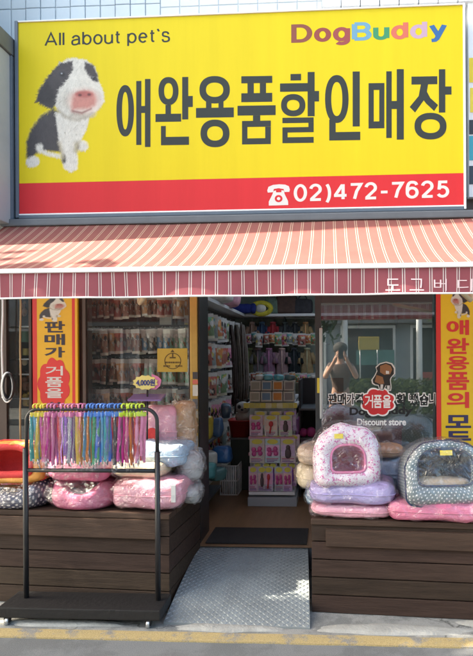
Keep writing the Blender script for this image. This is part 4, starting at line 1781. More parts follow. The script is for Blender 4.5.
SEQ = ['yellow', 'yellow', 'yellow', 'yellow', 'pink', 'pink', 'pink', 'pink', 'pink', 'pink', 'pink', 'pink', 'pink', 'pink', 'pink', 'blue', 'blue', 'blue', 'blue', 'blue', 'blue', 'blue', 'blue', 'blue', 'blue', 'lime', 'lime', 'lime', 'lime', 'lime', 'lime']
STR = ['teal', 'sky', 'yellow', 'magenta', 'pink', 'magenta', 'pink', 'violet', 'red', 'silver', 'purple', 'silver', 'pink', 'yellow', 'orange', 'sky', 'orange', 'teal', 'green', 'blue', 'sky', 'teal', 'blue', 'red', 'black', 'magenta', 'pink', 'magenta', 'orange', 'red', 'pink']
rr = random.Random(11)


def leash_pack(hook, strap, L=0.30, w=0.072):
    t = thing('leash_pack', '', 'leash', (0, 0, 0), 'leash packs hung on the garment rack')
    m = MB()
    pts = [(0.016 * math.cos(a), 0, 0.006 + 0.016 * math.sin(a)) for a in [math.pi * (1.25 - 1.6 * k / 9) for k in range(10)]]
    pts = pts + [(0.004, 0, -0.018), (0, 0, -0.032)]
    m.tube(pts, 0.0055, 6)
    m.bbox(-w * 0.42, w * 0.42, -0.004, 0.004, -0.058, -0.030, 0.003)
    m.build('hook', m_hook[hook], t)
    m = MB()
    m.smooth = True
    ph = len(hook) + L * 90
    for xx, ln, y in ((-0.028, L * (0.93 + 0.07 * math.sin(ph)), 0.0), (-0.014, L * 0.97, 0.008), (0.0, L * (0.9 + 0.1 * math.cos(ph)), -0.007), (0.014, L * 0.95, 0.006), (0.028, L, 0.003)):
        rows = []
        for k in range(13):
            z = -0.05 - (ln - 0.02) * k / 12
            o = 0.004 * math.sin(k * 0.9 + xx * 90 + ph) + y
            rows.append([(xx - 0.0078 + 0.002 * math.sin(k * 0.5 + ph), o, z), (xx + 0.0078 + 0.002 * math.sin(k * 0.5 + ph), o + 0.002, z)])
        m.loft(rows, closed=False, uvs=([0, 0.02], [0.026 * k for k in range(13)]))
    m.smooth = False
    m.build('strap', m_strap[strap], t)
    m = MB()
    m.tube([(-0.016, 0, -0.05 - L * 0.88), (-0.018, -0.004, -0.05 - L * 0.94), (-0.012, -0.004, -0.05 - L * 0.99), (-0.010, 0, -0.05 - L * 0.92)], 0.003, 6)
    m.build('clip', m_clip, t)
    m = MB()
    m.smooth = True
    rows = []
    for k in range(9):
        z = -0.028 - (L + 0.035) * k / 8
        bl_ = 0.014 * math.sin(math.pi * k / 8) + 0.002
        row = []
        for q in range(12):
            a = 2 * math.pi * q / 12
            row.append((w / 2 * math.cos(a) * (1 + 0.05 * math.sin(k * 2)), bl_ * math.sin(a), z + 0.008 * math.cos(a) * (k == 8)))
        rows.append(row)
    m.loft(rows)
    m.build('sleeve', m_filmp, t)
    return t


packs = {}
nP = len(SEQ)
xa_, xb_ = P(34, 410, YR).x, P(143, 410, YR).x
for i, (h, s_) in enumerate(zip(SEQ, STR)):
    key = (h, s_)
    x = xa_ + (xb_ - xa_) * (i + 0.5) / nP + rr.uniform(-0.004, 0.004)
    loc = (x, YR, zrail + 0.010 + rr.uniform(-0.002, 0.002))
    rot = (rr.uniform(-0.03, 0.03), rr.uniform(-0.05, 0.05), math.radians(rr.uniform(25, 68)) * (1 if rr.random() < 0.8 else -1))
    same = [k for k in range(nP) if SEQ[k] == h]
    pos = same.index(i)
    lab = '%s leash in clear sleeve, %s of the rack packs on %s hooks' % (s_, ordinal(pos, len(same)), h)
    if key not in packs:
        t = leash_pack(h, s_, rr.uniform(0.29, 0.34))
        t.location, t.rotation_euler = loc, rot
        t['label'] = lab
        packs[key] = t
    else:
        t = dup(packs[key], loc, rot, lab)
        t.scale = (1, 1, rr.uniform(0.93, 1.06))

# price sign on a small pole with a purple board
pg = thing('price_sign', 'yellow and pink starburst price sign on a thin pole behind the rack', 'price sign', P(147, 455, 4.1))
mb = MB()
c_ = P(147.5, 382, 4.1)
mb.tube([P(147, 460, 4.1), P(147.5, 384, 4.1)], 0.007, 8)
mb.build('pole', m_black, pg)
mb = MB()
pts = []
for k in range(24):
    a = 2 * math.pi * k / 24
    w = 1.0 if k % 2 else 0.86
    pts.append((145.5 + 13 * w * math.cos(a), 382.5 + 7.6 * w * math.sin(a)))
q = [P(x, y, 4.095) for x, y in pts]
mb.prism([(v.x, v.z) for v in reversed(q)], 4.090, 4.097)
mb.cur = 1
q = [P(x, y, 4.1) for x, y in [(152, 374), (158, 376.5), (161.5, 380), (160, 386), (156, 389.5), (150, 389)]]
mb.prism([(v.x, v.z) for v in reversed(q)], 4.0985, 4.102)
mb.build('card', [mat('card_yellow', (0.78, 0.68, 0.22), 0.5), mat('card_pink', (0.70, 0.22, 0.42), 0.5)], pg)
mb = MB()
text_px(mb, '4,000원', 136, 379, 155, 386.5, 4.088, 0.04)
mb.build('lettering', mat('card_letter', (0.04, 0.05, 0.20), 0.5), pg)
mb = MB()
a, b = P(130, 400, 4.1), P(163, 400, 4.1)
Rt = Matrix.Rotation(0.22, 3, 'X')
o_ = P(147, 397.5, 4.1)
mb.bbox(-0.115, 0.115, -0.07, 0.07, -0.006, 0.006, 0.003, R=Matrix.Translation(o_) @ Rt.to_4x4())
tag(mb.build('display_tray', mat('purple_card', (0.20, 0.13, 0.30), 0.4, coat=0.4), loc=o_), 'flat purple tray under the starburst price sign', 'tray')

# ------------------------------------------------------------------ beds on the left box
PK = (0.66, 0.17, 0.30)
m_pink = mat('pink_plush', PK, 0.8, var=0.05, vscale=9, bump=0.3, bscale=160, wrinkle=0.5, coat=0.35)
m_pink2 = mat('pale_pink_plush', (0.74, 0.34, 0.43), 0.8, var=0.05, vscale=9, bump=0.3, bscale=160, wrinkle=0.5, coat=0.35)
m_orange = mat('orange_plush', (0.78, 0.36, 0.07), 0.7, var=0.12, vscale=5, bump=0.3, bscale=140, wrinkle=0.4, coat=0.25)
m_redp = mat('red_plush', (0.68, 0.06, 0.055), 0.8, var=0.15, bump=0.3, bscale=140, wrinkle=0.3)
m_beige = mat('beige_plush', (0.55, 0.42, 0.30), 0.9, var=0.15, bump=0.4, bscale=120)
m_cream = mat('cream_plush', (0.74, 0.62, 0.42), 0.85, var=0.05, bump=0.3, bscale=120, wrinkle=0.4, coat=0.3)
m_sky = mat('sky_blue_plush', (0.36, 0.52, 0.68), 0.85, var=0.05, bump=0.3, bscale=130, wrinkle=0.6, coat=0.35)
m_lav = mat('lavender_plush', (0.42, 0.36, 0.66), 0.85, var=0.05, bump=0.3, bscale=130, wrinkle=0.6, coat=0.4)
m_navyp = polka_mat('navy_polka', (0.035, 0.035, 0.075), (0.62, 0.58, 0.56), 30, 0.2)
m_greyp = polka_mat('slate_polka', (0.14, 0.19, 0.215), (0.68, 0.70, 0.70), 28, 0.17, coat=0.5)
m_wpk = print_mat('white_pink_print', (0.74, 0.66, 0.71), (0.56, 0.09, 0.33), 42, 0.40)
m_navy = mat('navy_cloth', (0.03, 0.04, 0.085), 0.85, var=0.2, wrinkle=0.4)
m_brownp = mat('tan_plush', (0.46, 0.28, 0.15), 0.85, var=0.2, wrinkle=0.5, coat=0.3)
m_greyb = mat('grey_plush', (0.36, 0.37, 0.37), 0.85, var=0.25, vscale=10, wrinkle=0.6, coat=0.4)


def at(px, Y, z):
    return Vector((P(px, 480, Y).x, Y, z))


def film(t, c, size, rz, seed, wr=0.02, e1=0.6, e2=0.5, grow=1.05):
    m = MB()
    cushion(m, c, (size[0] * grow, size[1] * grow, size[2] * grow), rz, e1, e2, seed, wr, 132, 48, fr=9 + 2.5 * (seed % 4), ridged=True)
    return m.build('plastic_wrap', m_film, t)


def soft(name, label, cat, c, size, m_, rz=0.0, seed=1, wr=0.02, e1=0.5, e2=0.45, wrapped=True, tilt=0.0, fw=0.02, fr=7.0):
    """stuffed body at base point c"""
    t = thing(name, label, cat, c)
    m = MB()
    cc = Vector(c) + Vector((0, 0, size[2] / 2))
    eq = cushion(m, cc, size, rz, e1, e2, seed, wr, tilt=tilt, fr=fr)
    m.build('stuffed_body', m_, t)
    m = MB()
    m.tube([q + (q - cc).normalized() * 0.002 for q in eq], 0.0042, 6, closed=True)
    m.build('piping', m_, t)
    if wrapped:
        film(t, cc + Vector((0, 0, size[2] * 0.02)), size, rz, seed + 3, fw, e1 + 0.1, e2)
    return t


LY = 3.98
# navy polka bed with beige inside
c = at(23, LY, PT_L + 0.001)
t = thing('pet_bed', 'navy polka dot pet bed with beige inside, at the bottom left of the pile', 'pet bed', c)
m = MB(); ring_bed(m, c, (0.49, 0.46, 0.185), 0.12, 0.42, TH, 3); m.build('padded_wall', m_navyp, t)
m = MB(); cushion(m, c + Vector((0, 0, 0.055)), (0.36, 0.34, 0.11), TH, 0.6, 0.6, 4, 0.01); m.build('inner_cushion', m_beige, t)
film(t, c + Vector((0, 0, 0.09)), (0.49, 0.46, 0.18), TH, 5, 0.014)
# orange cave bed with red opening
c = at(24, LY + 0.02, PT_L + 0.165)
t = thing('pet_bed', 'orange cave pet bed with red heart-like opening on top of the navy polka bed', 'pet bed', c)
sh, li = house_bed(c + Vector((0, -0.2, 0)), 0.47, 0.42, 0.275, 0.27, 0.18, 0.05, math.radians(6), -0.10, 2, top=0.7, wr=0.016, deep=0.45)
m = MB(); m.tube(SEAM[0], 0.006, 6, closed=True); m.build('piping', m_redp, t)
sh.build('shell', m_orange, t); li.build('lining', m_redp, t)
m = MB()
R_ = Matrix.Translation(c + Vector((0, -0.2, 0))) @ Matrix.Rotation(math.radians(6), 4, 'Z') @ Matrix.Rotation(-0.10, 4, 'X')
m.tube([R_ @ Vector((x, -0.006, z + 0.055)) for x, z in arch(0.275, 0.185, 36, 0.75, 0.35)], 0.026, 8, closed=True)
m.build('rim', m_redp, t)
# pink beds in the middle
c = at(89, LY - 0.02, PT_L + 0.001)
t = thing('pet_bed', 'bright pink open pet bed in clear plastic, below another pink bed', 'pet bed', c)
m = MB(); ring_bed(m, c, (0.44, 0.44, 0.18), 0.12, 0.45, TH, 7, 0.016); m.build('padded_wall', m_pink, t)
m = MB(); cushion(m, c + Vector((0, 0, 0.06)), (0.32, 0.32, 0.11), TH, 0.6, 0.6, 8, 0.012); m.build('inner_cushion', m_greyb, t)
film(t, c + Vector((0, 0, 0.09)), (0.445, 0.45, 0.18), TH, 12, 0.018)
c = at(88, LY + 0.0, PT_L + 0.172)
soft('pet_bed', 'pink cushion bed in clear plastic, stacked on the open pink bed', 'pet bed', c, (0.42, 0.42, 0.17), m_pink, TH, 15, 0.02)
# pink bed on the right with a white tag, cream and blue ones on it
c = at(155, LY - 0.02, PT_L + 0.001)
t = soft('pet_bed', 'pale pink wrapped pet bed with white paper tag at the right front of the box', 'pet bed', c, (0.475, 0.46, 0.20), m_pink2, TH, 21, 0.022)
m = MB()
a, b = P(171.5, 485, 3.735), P(176, 502, 3.735)
m.bbox(a.x, b.x, 3.722, 3.735, b.z, a.z, 0.001)
m.build('paper_tag', m_wlet, t)
c = at(146, LY + 0.02, PT_L + 0.197)
soft('pet_bed', 'cream cushion bed between the pale pink bed and the light blue one', 'pet bed', c, (0.36, 0.40, 0.10), m_cream, TH, 25, 0.012)
c = at(165, LY + 0.1, PT_L + 0.25)
soft('pet_bed', 'light blue cushion bed in plastic below the tall pink bag', 'pet bed', c, (0.36, 0.38, 0.155), m_sky, TH, 31, 0.02)
c = at(190, LY + 0.12, PT_L + 0.13)
soft('wrapped_cushion', 'grey cushion in crumpled clear plastic next to the gilt door post', 'cushion', c, (0.18, 0.26, 0.21), m_greyb, 0.2, 35, 0.02, 0.7, 0.7, fw=0.03)
c = at(192, LY + 0.05, PT_L + 0.001)
soft('wrapped_cushion', 'small dark cushion in plastic squeezed under the grey one at the doorway', 'cushion', c, (0.13, 0.26, 0.125), m_greyb, 0.1, 36, 0.02, 0.7, 0.7, fw=0.02)
c = at(162, 4.27, PT_L + 0.27)
t = soft('bedding_bag', 'tall pink bedding bag with round red patch standing behind the rack', 'bag', c, (0.25, 0.16, 0.36), m_pink2, 0.0, 41, 0.02, 0.35, 0.4)
m = MB()
m.prism([(P(x, y, 4.17).x, P(x, y, 4.17).z) for x, y in reversed(blob_px(151.5, 437, 6.5, 9, 24))], 4.168, 4.21)
m.build('red_patch', m_redp, t)
c = at(184, 4.30, PT_L + 0.30)
soft('bedding_bag', 'clear bag with tan bedding beside the tall pink bag', 'bag', c, (0.17, 0.16, 0.36), m_brownp, 0.0, 45, 0.02, 0.4, 0.5, fw=0.025)
c = at(112, 4.28, PT_L + 0.001)
soft('bedding_bag', 'dark bedding bag half hidden behind the hanging leashes', 'bag', c, (0.62, 0.22, 0.28), m_navy, 0.0, 47, 0.02, 0.4, 0.5)
c = at(170, 4.28, PT_L + 0.001)
soft('bedding_bag', 'grey bedding bag underneath the tall pink one', 'bag', c, (0.4, 0.22, 0.27), m_greyb, 0.0, 49, 0.02, 0.4, 0.5)

# ------------------------------------------------------------------ beds on the right box
RY = 3.90
c = at(351, RY, PT_R + 0.001)
soft('pet_bed', 'flat pale pink cushion at the bottom below the lavender cushion', 'cushion', c, (0.50, 0.40, 0.085), m_pink2, TH, 51, 0.012, 0.5, 0.4)
c = at(352, RY + 0.0, PT_R + 0.083)
soft('pet_bed', 'lavender cushion folded in plastic, under the white and pink cave bed', 'cushion', c, (0.54, 0.42, 0.14), m_lav, TH, 55, 0.02, 0.5, 0.4, fw=0.02)
c = at(313, RY + 0.16, PT_R + 0.13)
soft('wrapped_cushion', 'cream cushion in clear plastic overhanging the doorway', 'cushion', c, (0.22, 0.34, 0.155), m_cream, 0.1, 61, 0.016, 0.6, 0.6, fw=0.02)
c = at(317, RY + 0.17, PT_R + 0.285)
soft('wrapped_cushion', 'tan and beige cushion in plastic, topmost by the doorway', 'cushion', c, (0.25, 0.34, 0.13), m_beige, -0.1, 65, 0.016, 0.6, 0.6, fw=0.02)
c = at(324, RY + 0.2, PT_R + 0.001)
soft('wrapped_cushion', 'pale blue cushion lowest of the stack by the doorway', 'cushion', c, (0.24, 0.30, 0.13), m_sky, 0.0, 67, 0.016, 0.6, 0.6, fw=0.02)
# white cave bed
c = at(348, RY - 0.02, PT_R + 0.205)
t = thing('pet_bed', 'white cave pet bed with pink print and arched pink opening', 'pet bed', c)
sh, li = house_bed(c + Vector((0, -0.18, 0)), 0.405, 0.36, 0.38, 0.21, 0.165, 0.085, math.radians(8), -0.16, 5, top=0.95, wr=0.012)
m = MB(); m.tube(SEAM[0], 0.0055, 6, closed=True); m.build('piping', m_wpk, t)
sh.build('shell', m_wpk, t); li.build('lining', mat('hot_pink_lining', (0.62, 0.12, 0.27), 0.8, wrinkle=0.3), t)
m = MB()
R_ = Matrix.Translation(c + Vector((0, -0.18, 0))) @ Matrix.Rotation(math.radians(8), 4, 'Z') @ Matrix.Rotation(-0.16, 4, 'X')
m.tube([R_ @ Vector((x, -0.004, z + 0.085)) for x, z in arch(0.213, 0.168, 36, 0.75, 0.35)], 0.008, 8, closed=True)
m.build('rim', mat('pink_piping', (0.66, 0.18, 0.34), 0.7), t)
m = MB()
m.M = R_
m.bbox(-0.085, -0.03, -0.027, -0.021, 0.292, 0.322, 0.002)
m.build('yellow_tag', mat('tag_yellow', (0.78, 0.62, 0.04), 0.5), t)
house_film(t, c + Vector((0, -0.18, 0)), 0.43, 0.37, 0.40, math.radians(8), -0.16, 71, 0.95)
# beds behind
c = at(398, RY + 0.27, PT_R + 0.12)
soft('pet_bed', 'light blue pet bed behind and between the two cave beds', 'pet bed', c, (0.42, 0.26, 0.19), m_sky, 0.0, 75, 0.02)
c = at(384, RY + 0.27, PT_R + 0.312)
soft('pet_bed', 'tan cushion on top of the light blue bed behind the white cave bed', 'cushion', c, (0.25, 0.24, 0.085), m_brownp, 0.0, 77, 0.014)
c = at(398, RY + 0.27, PT_R + 0.001)
soft('pet_bed', 'dark blue folded bed underneath the light blue bed', 'pet bed', c, (0.40, 0.24, 0.12), m_navy, 0.0, 78, 0.014)
# pink cushion and polka dome
c = at(440, RY - 0.05, PT_R + 0.001)
soft('pet_bed', 'bright pink cushion bed in plastic under the slate polka dot dome', 'cushion', c, (0.66, 0.46, 0.13), m_pink, TH, 81, 0.02, 0.5, 0.4, fw=0.02)
c = at(441, RY - 0.06, PT_R + 0.108)
t = thing('pet_bed', 'slate blue polka dot dome bed with wide opening and yellow tag', 'pet bed', c)
sh, li = house_bed(c + Vector((0, -0.2, 0)), 0.48, 0.42, 0.385, 0.345, 0.225, 0.115, math.radians(8), -0.12, 8, top=0.9, wr=0.010)
m = MB(); m.tube(SEAM[0], 0.006, 6, closed=True); m.build('piping', m_navy, t)
sh.build('shell', m_greyp, t); li.build('lining', m_navy, t)
R_ = Matrix.Translation(c + Vector((0, -0.2, 0))) @ Matrix.Rotation(math.radians(8), 4, 'Z') @ Matrix.Rotation(-0.12, 4, 'X')
m = MB()
m.tube([R_ @ Vector((x, 0.0, z + 0.115)) for x, z in arch(0.347, 0.227, 40, 0.75, 0.35)], 0.007, 8, closed=True)
m.build('rim', m_navy, t)
m = MB()
m.M = R_
cushion(m, (0, 0.14, 0.115), (0.36, 0.22, 0.09), 0, 0.6, 0.6, 88, 0.01)
m.build('inner_cushion', m_beige, t)
m = MB()
m.M = R_
m.bbox(-0.04, 0.035, -0.031, -0.026, 0.298, 0.328, 0.002)
m.build('yellow_tag', mat('tag_yellow', (0.78, 0.62, 0.04), 0.5), t)
house_film(t, c + Vector((0, -0.2, 0)), 0.49, 0.42, 0.395, math.radians(8), -0.12, 91, 0.9)
# ------------------------------------------------------------------ goods inside
rr = random.Random(23)


def vary(c, a=0.25):
    return tuple(max(0.005, q * rr.uniform(1 - a, 1 + a)) for q in c)


def pouch(cols, w, h, t=0.025, header=(0.5, 0.5, 0.5)):
    """hanging pack: header card with a hole, bulged printed bag (bands of colour), centred below the hang point"""
    m = MB()
    m.smooth = True
    nx, nz = 12, 20
    lv = random.Random(sum(map(lambda q: int(q * 1000), cols[0] + cols[-1])))
    acc = [(0.03, 0.025, 0.02), (0.45, 0.44, 0.42), (0.30, 0.16, 0.08)] if w < 0.1 else [(0.02, 0.02, 0.02), (0.5, 0.08, 0.05), (0.6, 0.5, 0.1), (0.6, 0.6, 0.58)]
    blot = [(lv.uniform(-0.45, 0.45), lv.uniform(0.12, 0.85), lv.uniform(0.05, 0.16), (cols + acc)[lv.randrange(len(cols) + len(acc))]) for _ in range(16)]

    def colour(u, v):
        c = cols[0] if v < 0.22 else cols[1 % len(cols)]
        for bx, by, br_, bc in blot:
            if (u - bx) ** 2 + (v - by) ** 2 < br_ ** 2:
                c = bc
        if v > 0.86:
            c = cols[-1]
        return c
    for side in (-1, 1):
        rows = []
        for j in range(nz + 1):
            v = j / nz
            row = []
            for i in range(nx + 1):
                u = i / nx - 0.5
                b = t * (math.cos(u * math.pi) ** 0.7) * (math.sin(math.pi * min(1, max(0, v * 0.92 + 0.04))) ** 0.6)
                row.append((m, u, v, (u * w * (1 - 0.05 * math.sin(math.pi * v)), side * b * 0.5, -0.035 - v * (h - 0.035))))
            rows.append(row)
        ids = [[m.av(q[3], colour(q[1], q[2])) for q in row] for row in rows]
        for j in range(nz):
            for i in range(nx):
                k = [ids[j][i], ids[j + 1][i], ids[j + 1][i + 1], ids[j][i + 1]]
                m.af(k if side < 0 else list(reversed(k)))
    m.smooth = False
    m.col = header
    m.box(-w / 2, w / 2, -0.002, 0.002, -0.036, 0.0)
    return m


def pouch_thing(name, label, cat, cols, w, h, t, header, group):
    p = thing(name, label, cat, (0, 0, 0), group)
    pouch(cols, w, h, t, header).build('pack', m_print, p)
    m = MB()
    m.tube([(0, 0.03, 0.012), (0, -0.02, 0.008), (0, -0.03, 0.018)], 0.0025, 6)
    m.build('peg_hook', m_alu, p)
    return p


BRN = [(0.22, 0.09, 0.04), (0.13, 0.05, 0.03), (0.30, 0.16, 0.07)]
SIL = (0.68, 0.68, 0.66)
KINDS_L = {
    'brown': [(0.446, 0.203, 0.103), (0.246, 0.11, 0.0678), (0.668, 0.645, 0.559)],
    'reddish': [(0.502, 0.132, 0.0891), (0.302, 0.0891, 0.0748), (0.659, 0.531, 0.446)],
    'tan': [(0.668, 0.402, 0.189), (0.446, 0.246, 0.132), (0.668, 0.668, 0.659)],
    'white and blue': [(0.668, 0.668, 0.668), (0.161, 0.332, 0.517), (0.668, 0.668, 0.668)],
    'black and white': [(0.668, 0.668, 0.668), (0.0606, 0.0606, 0.0678), (0.668, 0.668, 0.668)],
    'pale green': [(0.668, 0.668, 0.668), (0.302, 0.531, 0.417), (0.668, 0.668, 0.668)],
}
protoL = {}
YW = 4.86
shelf = thing('wall_rack', 'dark slatted display rack with hook rows behind the left window', 'display rack', (P(138, 350, 4.95).x, 4.95, 0.6))
m = MB()
for py in (294, 327, 357, 388, 420):
    a, b = P(86, py, 4.94), P(196, py, 4.94)
    m.box(a.x, b.x, 4.93, 4.965, a.z - 0.012, a.z + 0.012)
m.build('slat', m_dgrey, shelf)
m = MB()
for px in (87, 138, 194):
    m.box(P(px, 400, 4.95).x - 0.012, P(px, 400, 4.95).x + 0.012, 4.966, 4.98, 0.6, 2.4)
m.build('upright', m_dgrey, shelf)
rowsL = [
    ('top', 296, 24, ['brown', 'brown', 'reddish', 'brown', 'brown', 'tan', 'brown', 'reddish', 'brown', 'tan']),
    ('second', 329, 27, ['brown', 'brown', 'tan', 'reddish', 'brown', 'brown', 'white and blue', 'black and white', 'white and blue', 'pale green', 'pale green', 'white and blue']),
    ('third', 359, 27, ['reddish', 'brown', 'brown', 'tan', 'brown', 'reddish', 'pale green', 'tan', 'pale green', 'brown', 'pale green']),
    ('lowest', 389, 27, ['brown', 'tan', 'brown', 'reddish', 'white and blue', 'brown', 'tan', 'pale green', 'brown', 'pale green']),
]
for rn, py, hp, ks in rowsL:
    ks = [q for j, q in enumerate(ks) for _ in range(2 if (j * 7 + len(rn)) % 5 < 3 else 1)]
    n = len(ks)
    for i, k in enumerate(ks):
        px = 90 + (190 - 90) * (i + 0.5) / n
        p = P(px + rr.uniform(-0.8, 0.8), py + rr.uniform(-0.6, 0.6), YW - 0.05 * (i % 3))
        lab = '%s treat bag, %s, %s hook row behind left window' % (k, ordinal(i, n), rn)
        rot = (0, rr.uniform(-0.09, 0.09), rr.uniform(-0.6, 0.6))
        if k not in protoL:
            w, h = (0.070, 0.20)
            t = pouch_thing('treat_bag', lab, 'treat bag', KINDS_L[k], w, h, 0.034, SIL, 'treat bags on the rack behind the left window')
            t.location, t.rotation_euler = p, rot
            protoL[k] = t
        else:
            t = dup(protoL[k], p, rot, lab)
        s_ = rr.uniform(0.92, 1.08)
        t.scale = (s_ * 0.95, 1, s_ * hp / 27)

# yellow opening notice stuck on the window
t = thing('notice', 'yellow square notice with round emblem stuck inside the left window', 'notice', P(172, 372, YF - 0.006))
m = MB()
a, b = P(157.5, 372, YF - 0.006), P(187.5, 348.3, YF - 0.006)
m.box(a.x, b.x, YF - 0.008, YF - 0.005, a.z, b.z)
m.build('sheet', mat('notice_yellow', (0.52, 0.38, 0.06), 0.55), t)
m = MB()
Yn = YF - 0.0092
o_, i_ = blob_px(172.8, 361, 8.4, 8.2, 40), blob_px(172.8, 361, 7.6, 7.4, 40)
ids = [(m.av(P(x, y, Yn)), m.av(P(u, v, Yn))) for (x, y), (u, v) in zip(o_, i_)]
for k in range(40):
    q, s_ = ids[k], ids[(k + 1) % 40]
    m.af([q[0], q[1], s_[1], s_[0]])
poly_px(m, [(172.5, 349.5), (174.6, 352.2), (170.4, 352.2)], Yn)
poly_px(m, [(169.6, 357.0), (175.8, 357.0), (175.8, 358.4), (169.6, 358.4)], Yn)
poly_px(m, [(172.0, 353.4), (173.4, 353.4), (173.4, 357.2), (172.0, 357.2)], Yn)
for x0, x1, y in ((165.5, 180.2, 361.6), (163.5, 170.5, 365.2), (175.5, 182.5, 365.2)):
    xx = x0
    while xx < x1:
        w = rr.uniform(0.8, 1.6)
        poly_px(m, [(xx, y), (min(x1, xx + w), y), (min(x1, xx + w), y + 1.7), (xx, y + 1.7)], Yn - 0.0003)
        xx += w + 0.5
m.build('emblem', mat('notice_ink', (0.10, 0.07, 0.02), 0.6), t)

# far-left window: cords and goods behind the narrow pane
m = MB()
m.tube([P(2.5 + 0.5 * math.sin(k), 290 + 12 * k, 4.40) for k in range(10)], 0.008, 8)
tag(m.build('white_cord', m_white, loc=P(3, 395, 4.40)), 'thin white cord hanging at the far left edge of the shop front', 'cord')
m = MB()
m.tube([P(20.5 + 0.3 * math.sin(k * 1.3), 290 + 15 * k, 4.42) for k in range(11)], 0.007, 8)
tag(m.build('tan_cord', mat('tan_rope', (0.42, 0.30, 0.16), 0.8, bump=0.5, bscale=300), loc=P(20, 440, 4.42)), 'tan cord hanging before the narrow far left window', 'cord')
t = thing('coiled_leash', 'black and white coiled leash hanging at the far left edge', 'leash', P(7, 372, 4.36))
m = MB()
for k in range(5):
    cx, cz, rx, rz = 7 + rr.uniform(-1.5, 1.5), 386 + rr.uniform(-2, 2), 5.2 + rr.uniform(-1, 1), 13 + rr.uniform(-2, 2)
    m.cur = k % 2
    m.tube([P(cx + rx * math.cos(a), cz + rz * math.sin(a), 4.36 + 0.008 * k) for a in [2 * math.pi * q / 24 for q in range(24)]], 0.007, 6, closed=True)
m.build('coil', [m_black, m_white], t)
fl = [('stuffed toy', 'toy'), ('hanging pouch', 'pouch')]
for i, (px, py, c, s_, nm, lb, ct) in enumerate((
        (22, 312, (0.30, 0.16, 0.10), 0.06, 'plush_toy', 'brown plush toy at the top of the narrow far left window', 'toy'),
        (25, 337, (0.10, 0.20, 0.14), 0.07, 'food_tin', 'dark green tin standing on the middle shelf of the far left window', 'tin'),
        (26, 352, (0.45, 0.36, 0.10), 0.045, 'food_tin', 'dull yellow low tin in the far left window', 'tin'),
        (24, 362, (0.70, 0.66, 0.55), 0.03, 'toy_ball', 'small white ball in the far left window', 'ball'),
        (25, 386, (0.22, 0.10, 0.06), 0.06, 'plush_toy', 'dark brown plush toy behind the tan cord', 'toy'),
        (26, 402, (0.55, 0.36, 0.08), 0.055, 'plush_toy', 'mustard plush toy at the bottom of the far left window', 'toy'),
        (12, 404, (0.40, 0.22, 0.07), 0.05, 'plush_toy', 'orange brown plush toy above the orange cave bed', 'toy'))):
    p = P(px, py, 4.68)
    m = MB()
    m.col = c
    if nm == 'food_tin':
        m.lathe(p - Vector((0, 0, s_ * 0.6)), [(s_ * 0.62, 0), (s_ * 0.66, 0.006), (s_ * 0.62, 0.012), (s_ * 0.62, s_ * 1.2), (s_ * 0.66, s_ * 1.22), (s_ * 0.6, s_ * 1.24)], 20)
    elif nm == 'toy_ball':
        m.lathe(p, [(s_ * math.cos(a) + 0.0005, s_ * math.sin(a)) for a in [math.pi * (k / 10 - 0.5) for k in range(11)]], 20)
    else:
        cushion(m, p, (s_ * 1.3, s_, s_ * 1.3), 0, 0.9, 0.9, i, 0.006, 24, 12)
        cushion(m, p + Vector((0, -0.01, s_ * 0.85)), (s_ * 0.95, s_ * 0.9, s_ * 0.85), 0, 0.95, 0.95, i + 9, 0.004, 24, 12)
        for sx_ in (-1, 1):
            cushion(m, p + Vector((sx_ * s_ * 0.38, 0, s_ * 1.25)), (s_ * 0.32, s_ * 0.2, s_ * 0.45), 0, 0.9, 0.9, i + 4, 0.001, 14, 8)
            cushion(m, p + Vector((sx_ * s_ * 0.5, -s_ * 0.35, -s_ * 0.4)), (s_ * 0.4, s_ * 0.6, s_ * 0.4), 0, 0.9, 0.9, i + 4, 0.001, 14, 8)
    tag(m.build(nm, m_cloth if nm == 'plush_toy' else m_paint, loc=p), lb, ct)
m = MB()
for py in (325, 357, 372, 396):
    z = P(22, py, 4.68).z - 0.012
    m.bbox(P(3, py, 4.68).x, P(34, py, 4.68).x, 4.60, 4.9, z - 0.012, z, 0.002)
tag(m.build('window_shelf', m_wood, loc=(P(20, 400, 4.7).x, 4.7, 1.2)), 'dark shelves inside the narrow far left window', 'shelf')

# left wall inside: rows of hanging packs running back into the shop
KI = {
    'red': [(0.596, 0.132, 0.1), (0.42, 0.148, 0.116), (0.75, 0.692, 0.58)],
    'green': [(0.132, 0.372, 0.18), (0.18, 0.276, 0.148), (0.74, 0.74, 0.58)],
    'orange': [(0.74, 0.308, 0.1), (0.564, 0.212, 0.084), (0.75, 0.74, 0.5)],
    'pink': [(0.75, 0.34, 0.468), (0.58, 0.212, 0.34), (0.75, 0.75, 0.75)],
    'silver': [(0.692, 0.692, 0.66), (0.372, 0.34, 0.308), (0.75, 0.75, 0.75)],
    'teal': [(0.116, 0.436, 0.436), (0.276, 0.34, 0.34), (0.74, 0.74, 0.692)],
}
XI = xil + 0.08
wr_ = thing('pegboard', 'long grey pegboard with hook rows on the left wall inside the shop', 'pegboard', (xil + 0.02, 6.6, FLOOR))
m = MB()
m.bbox(xil + 0.002, xil + 0.02, 5.08, 8.2, 0.5, 2.1, 0.003)
m.build('board', mat('pegboard_grey', (0.16, 0.155, 0.14), 0.7), wr_)
m = MB()
for z in (2.02, 1.72, 1.42, 1.12, 0.82):
    m.box(xil + 0.021, xil + 0.035, 5.08, 8.2, z + 0.012, z + 0.03)
m.build('hook_rail', m_dgrey, wr_)
ROWN = ['top', 'second', 'middle', 'fourth', 'lowest']
protoI = {}
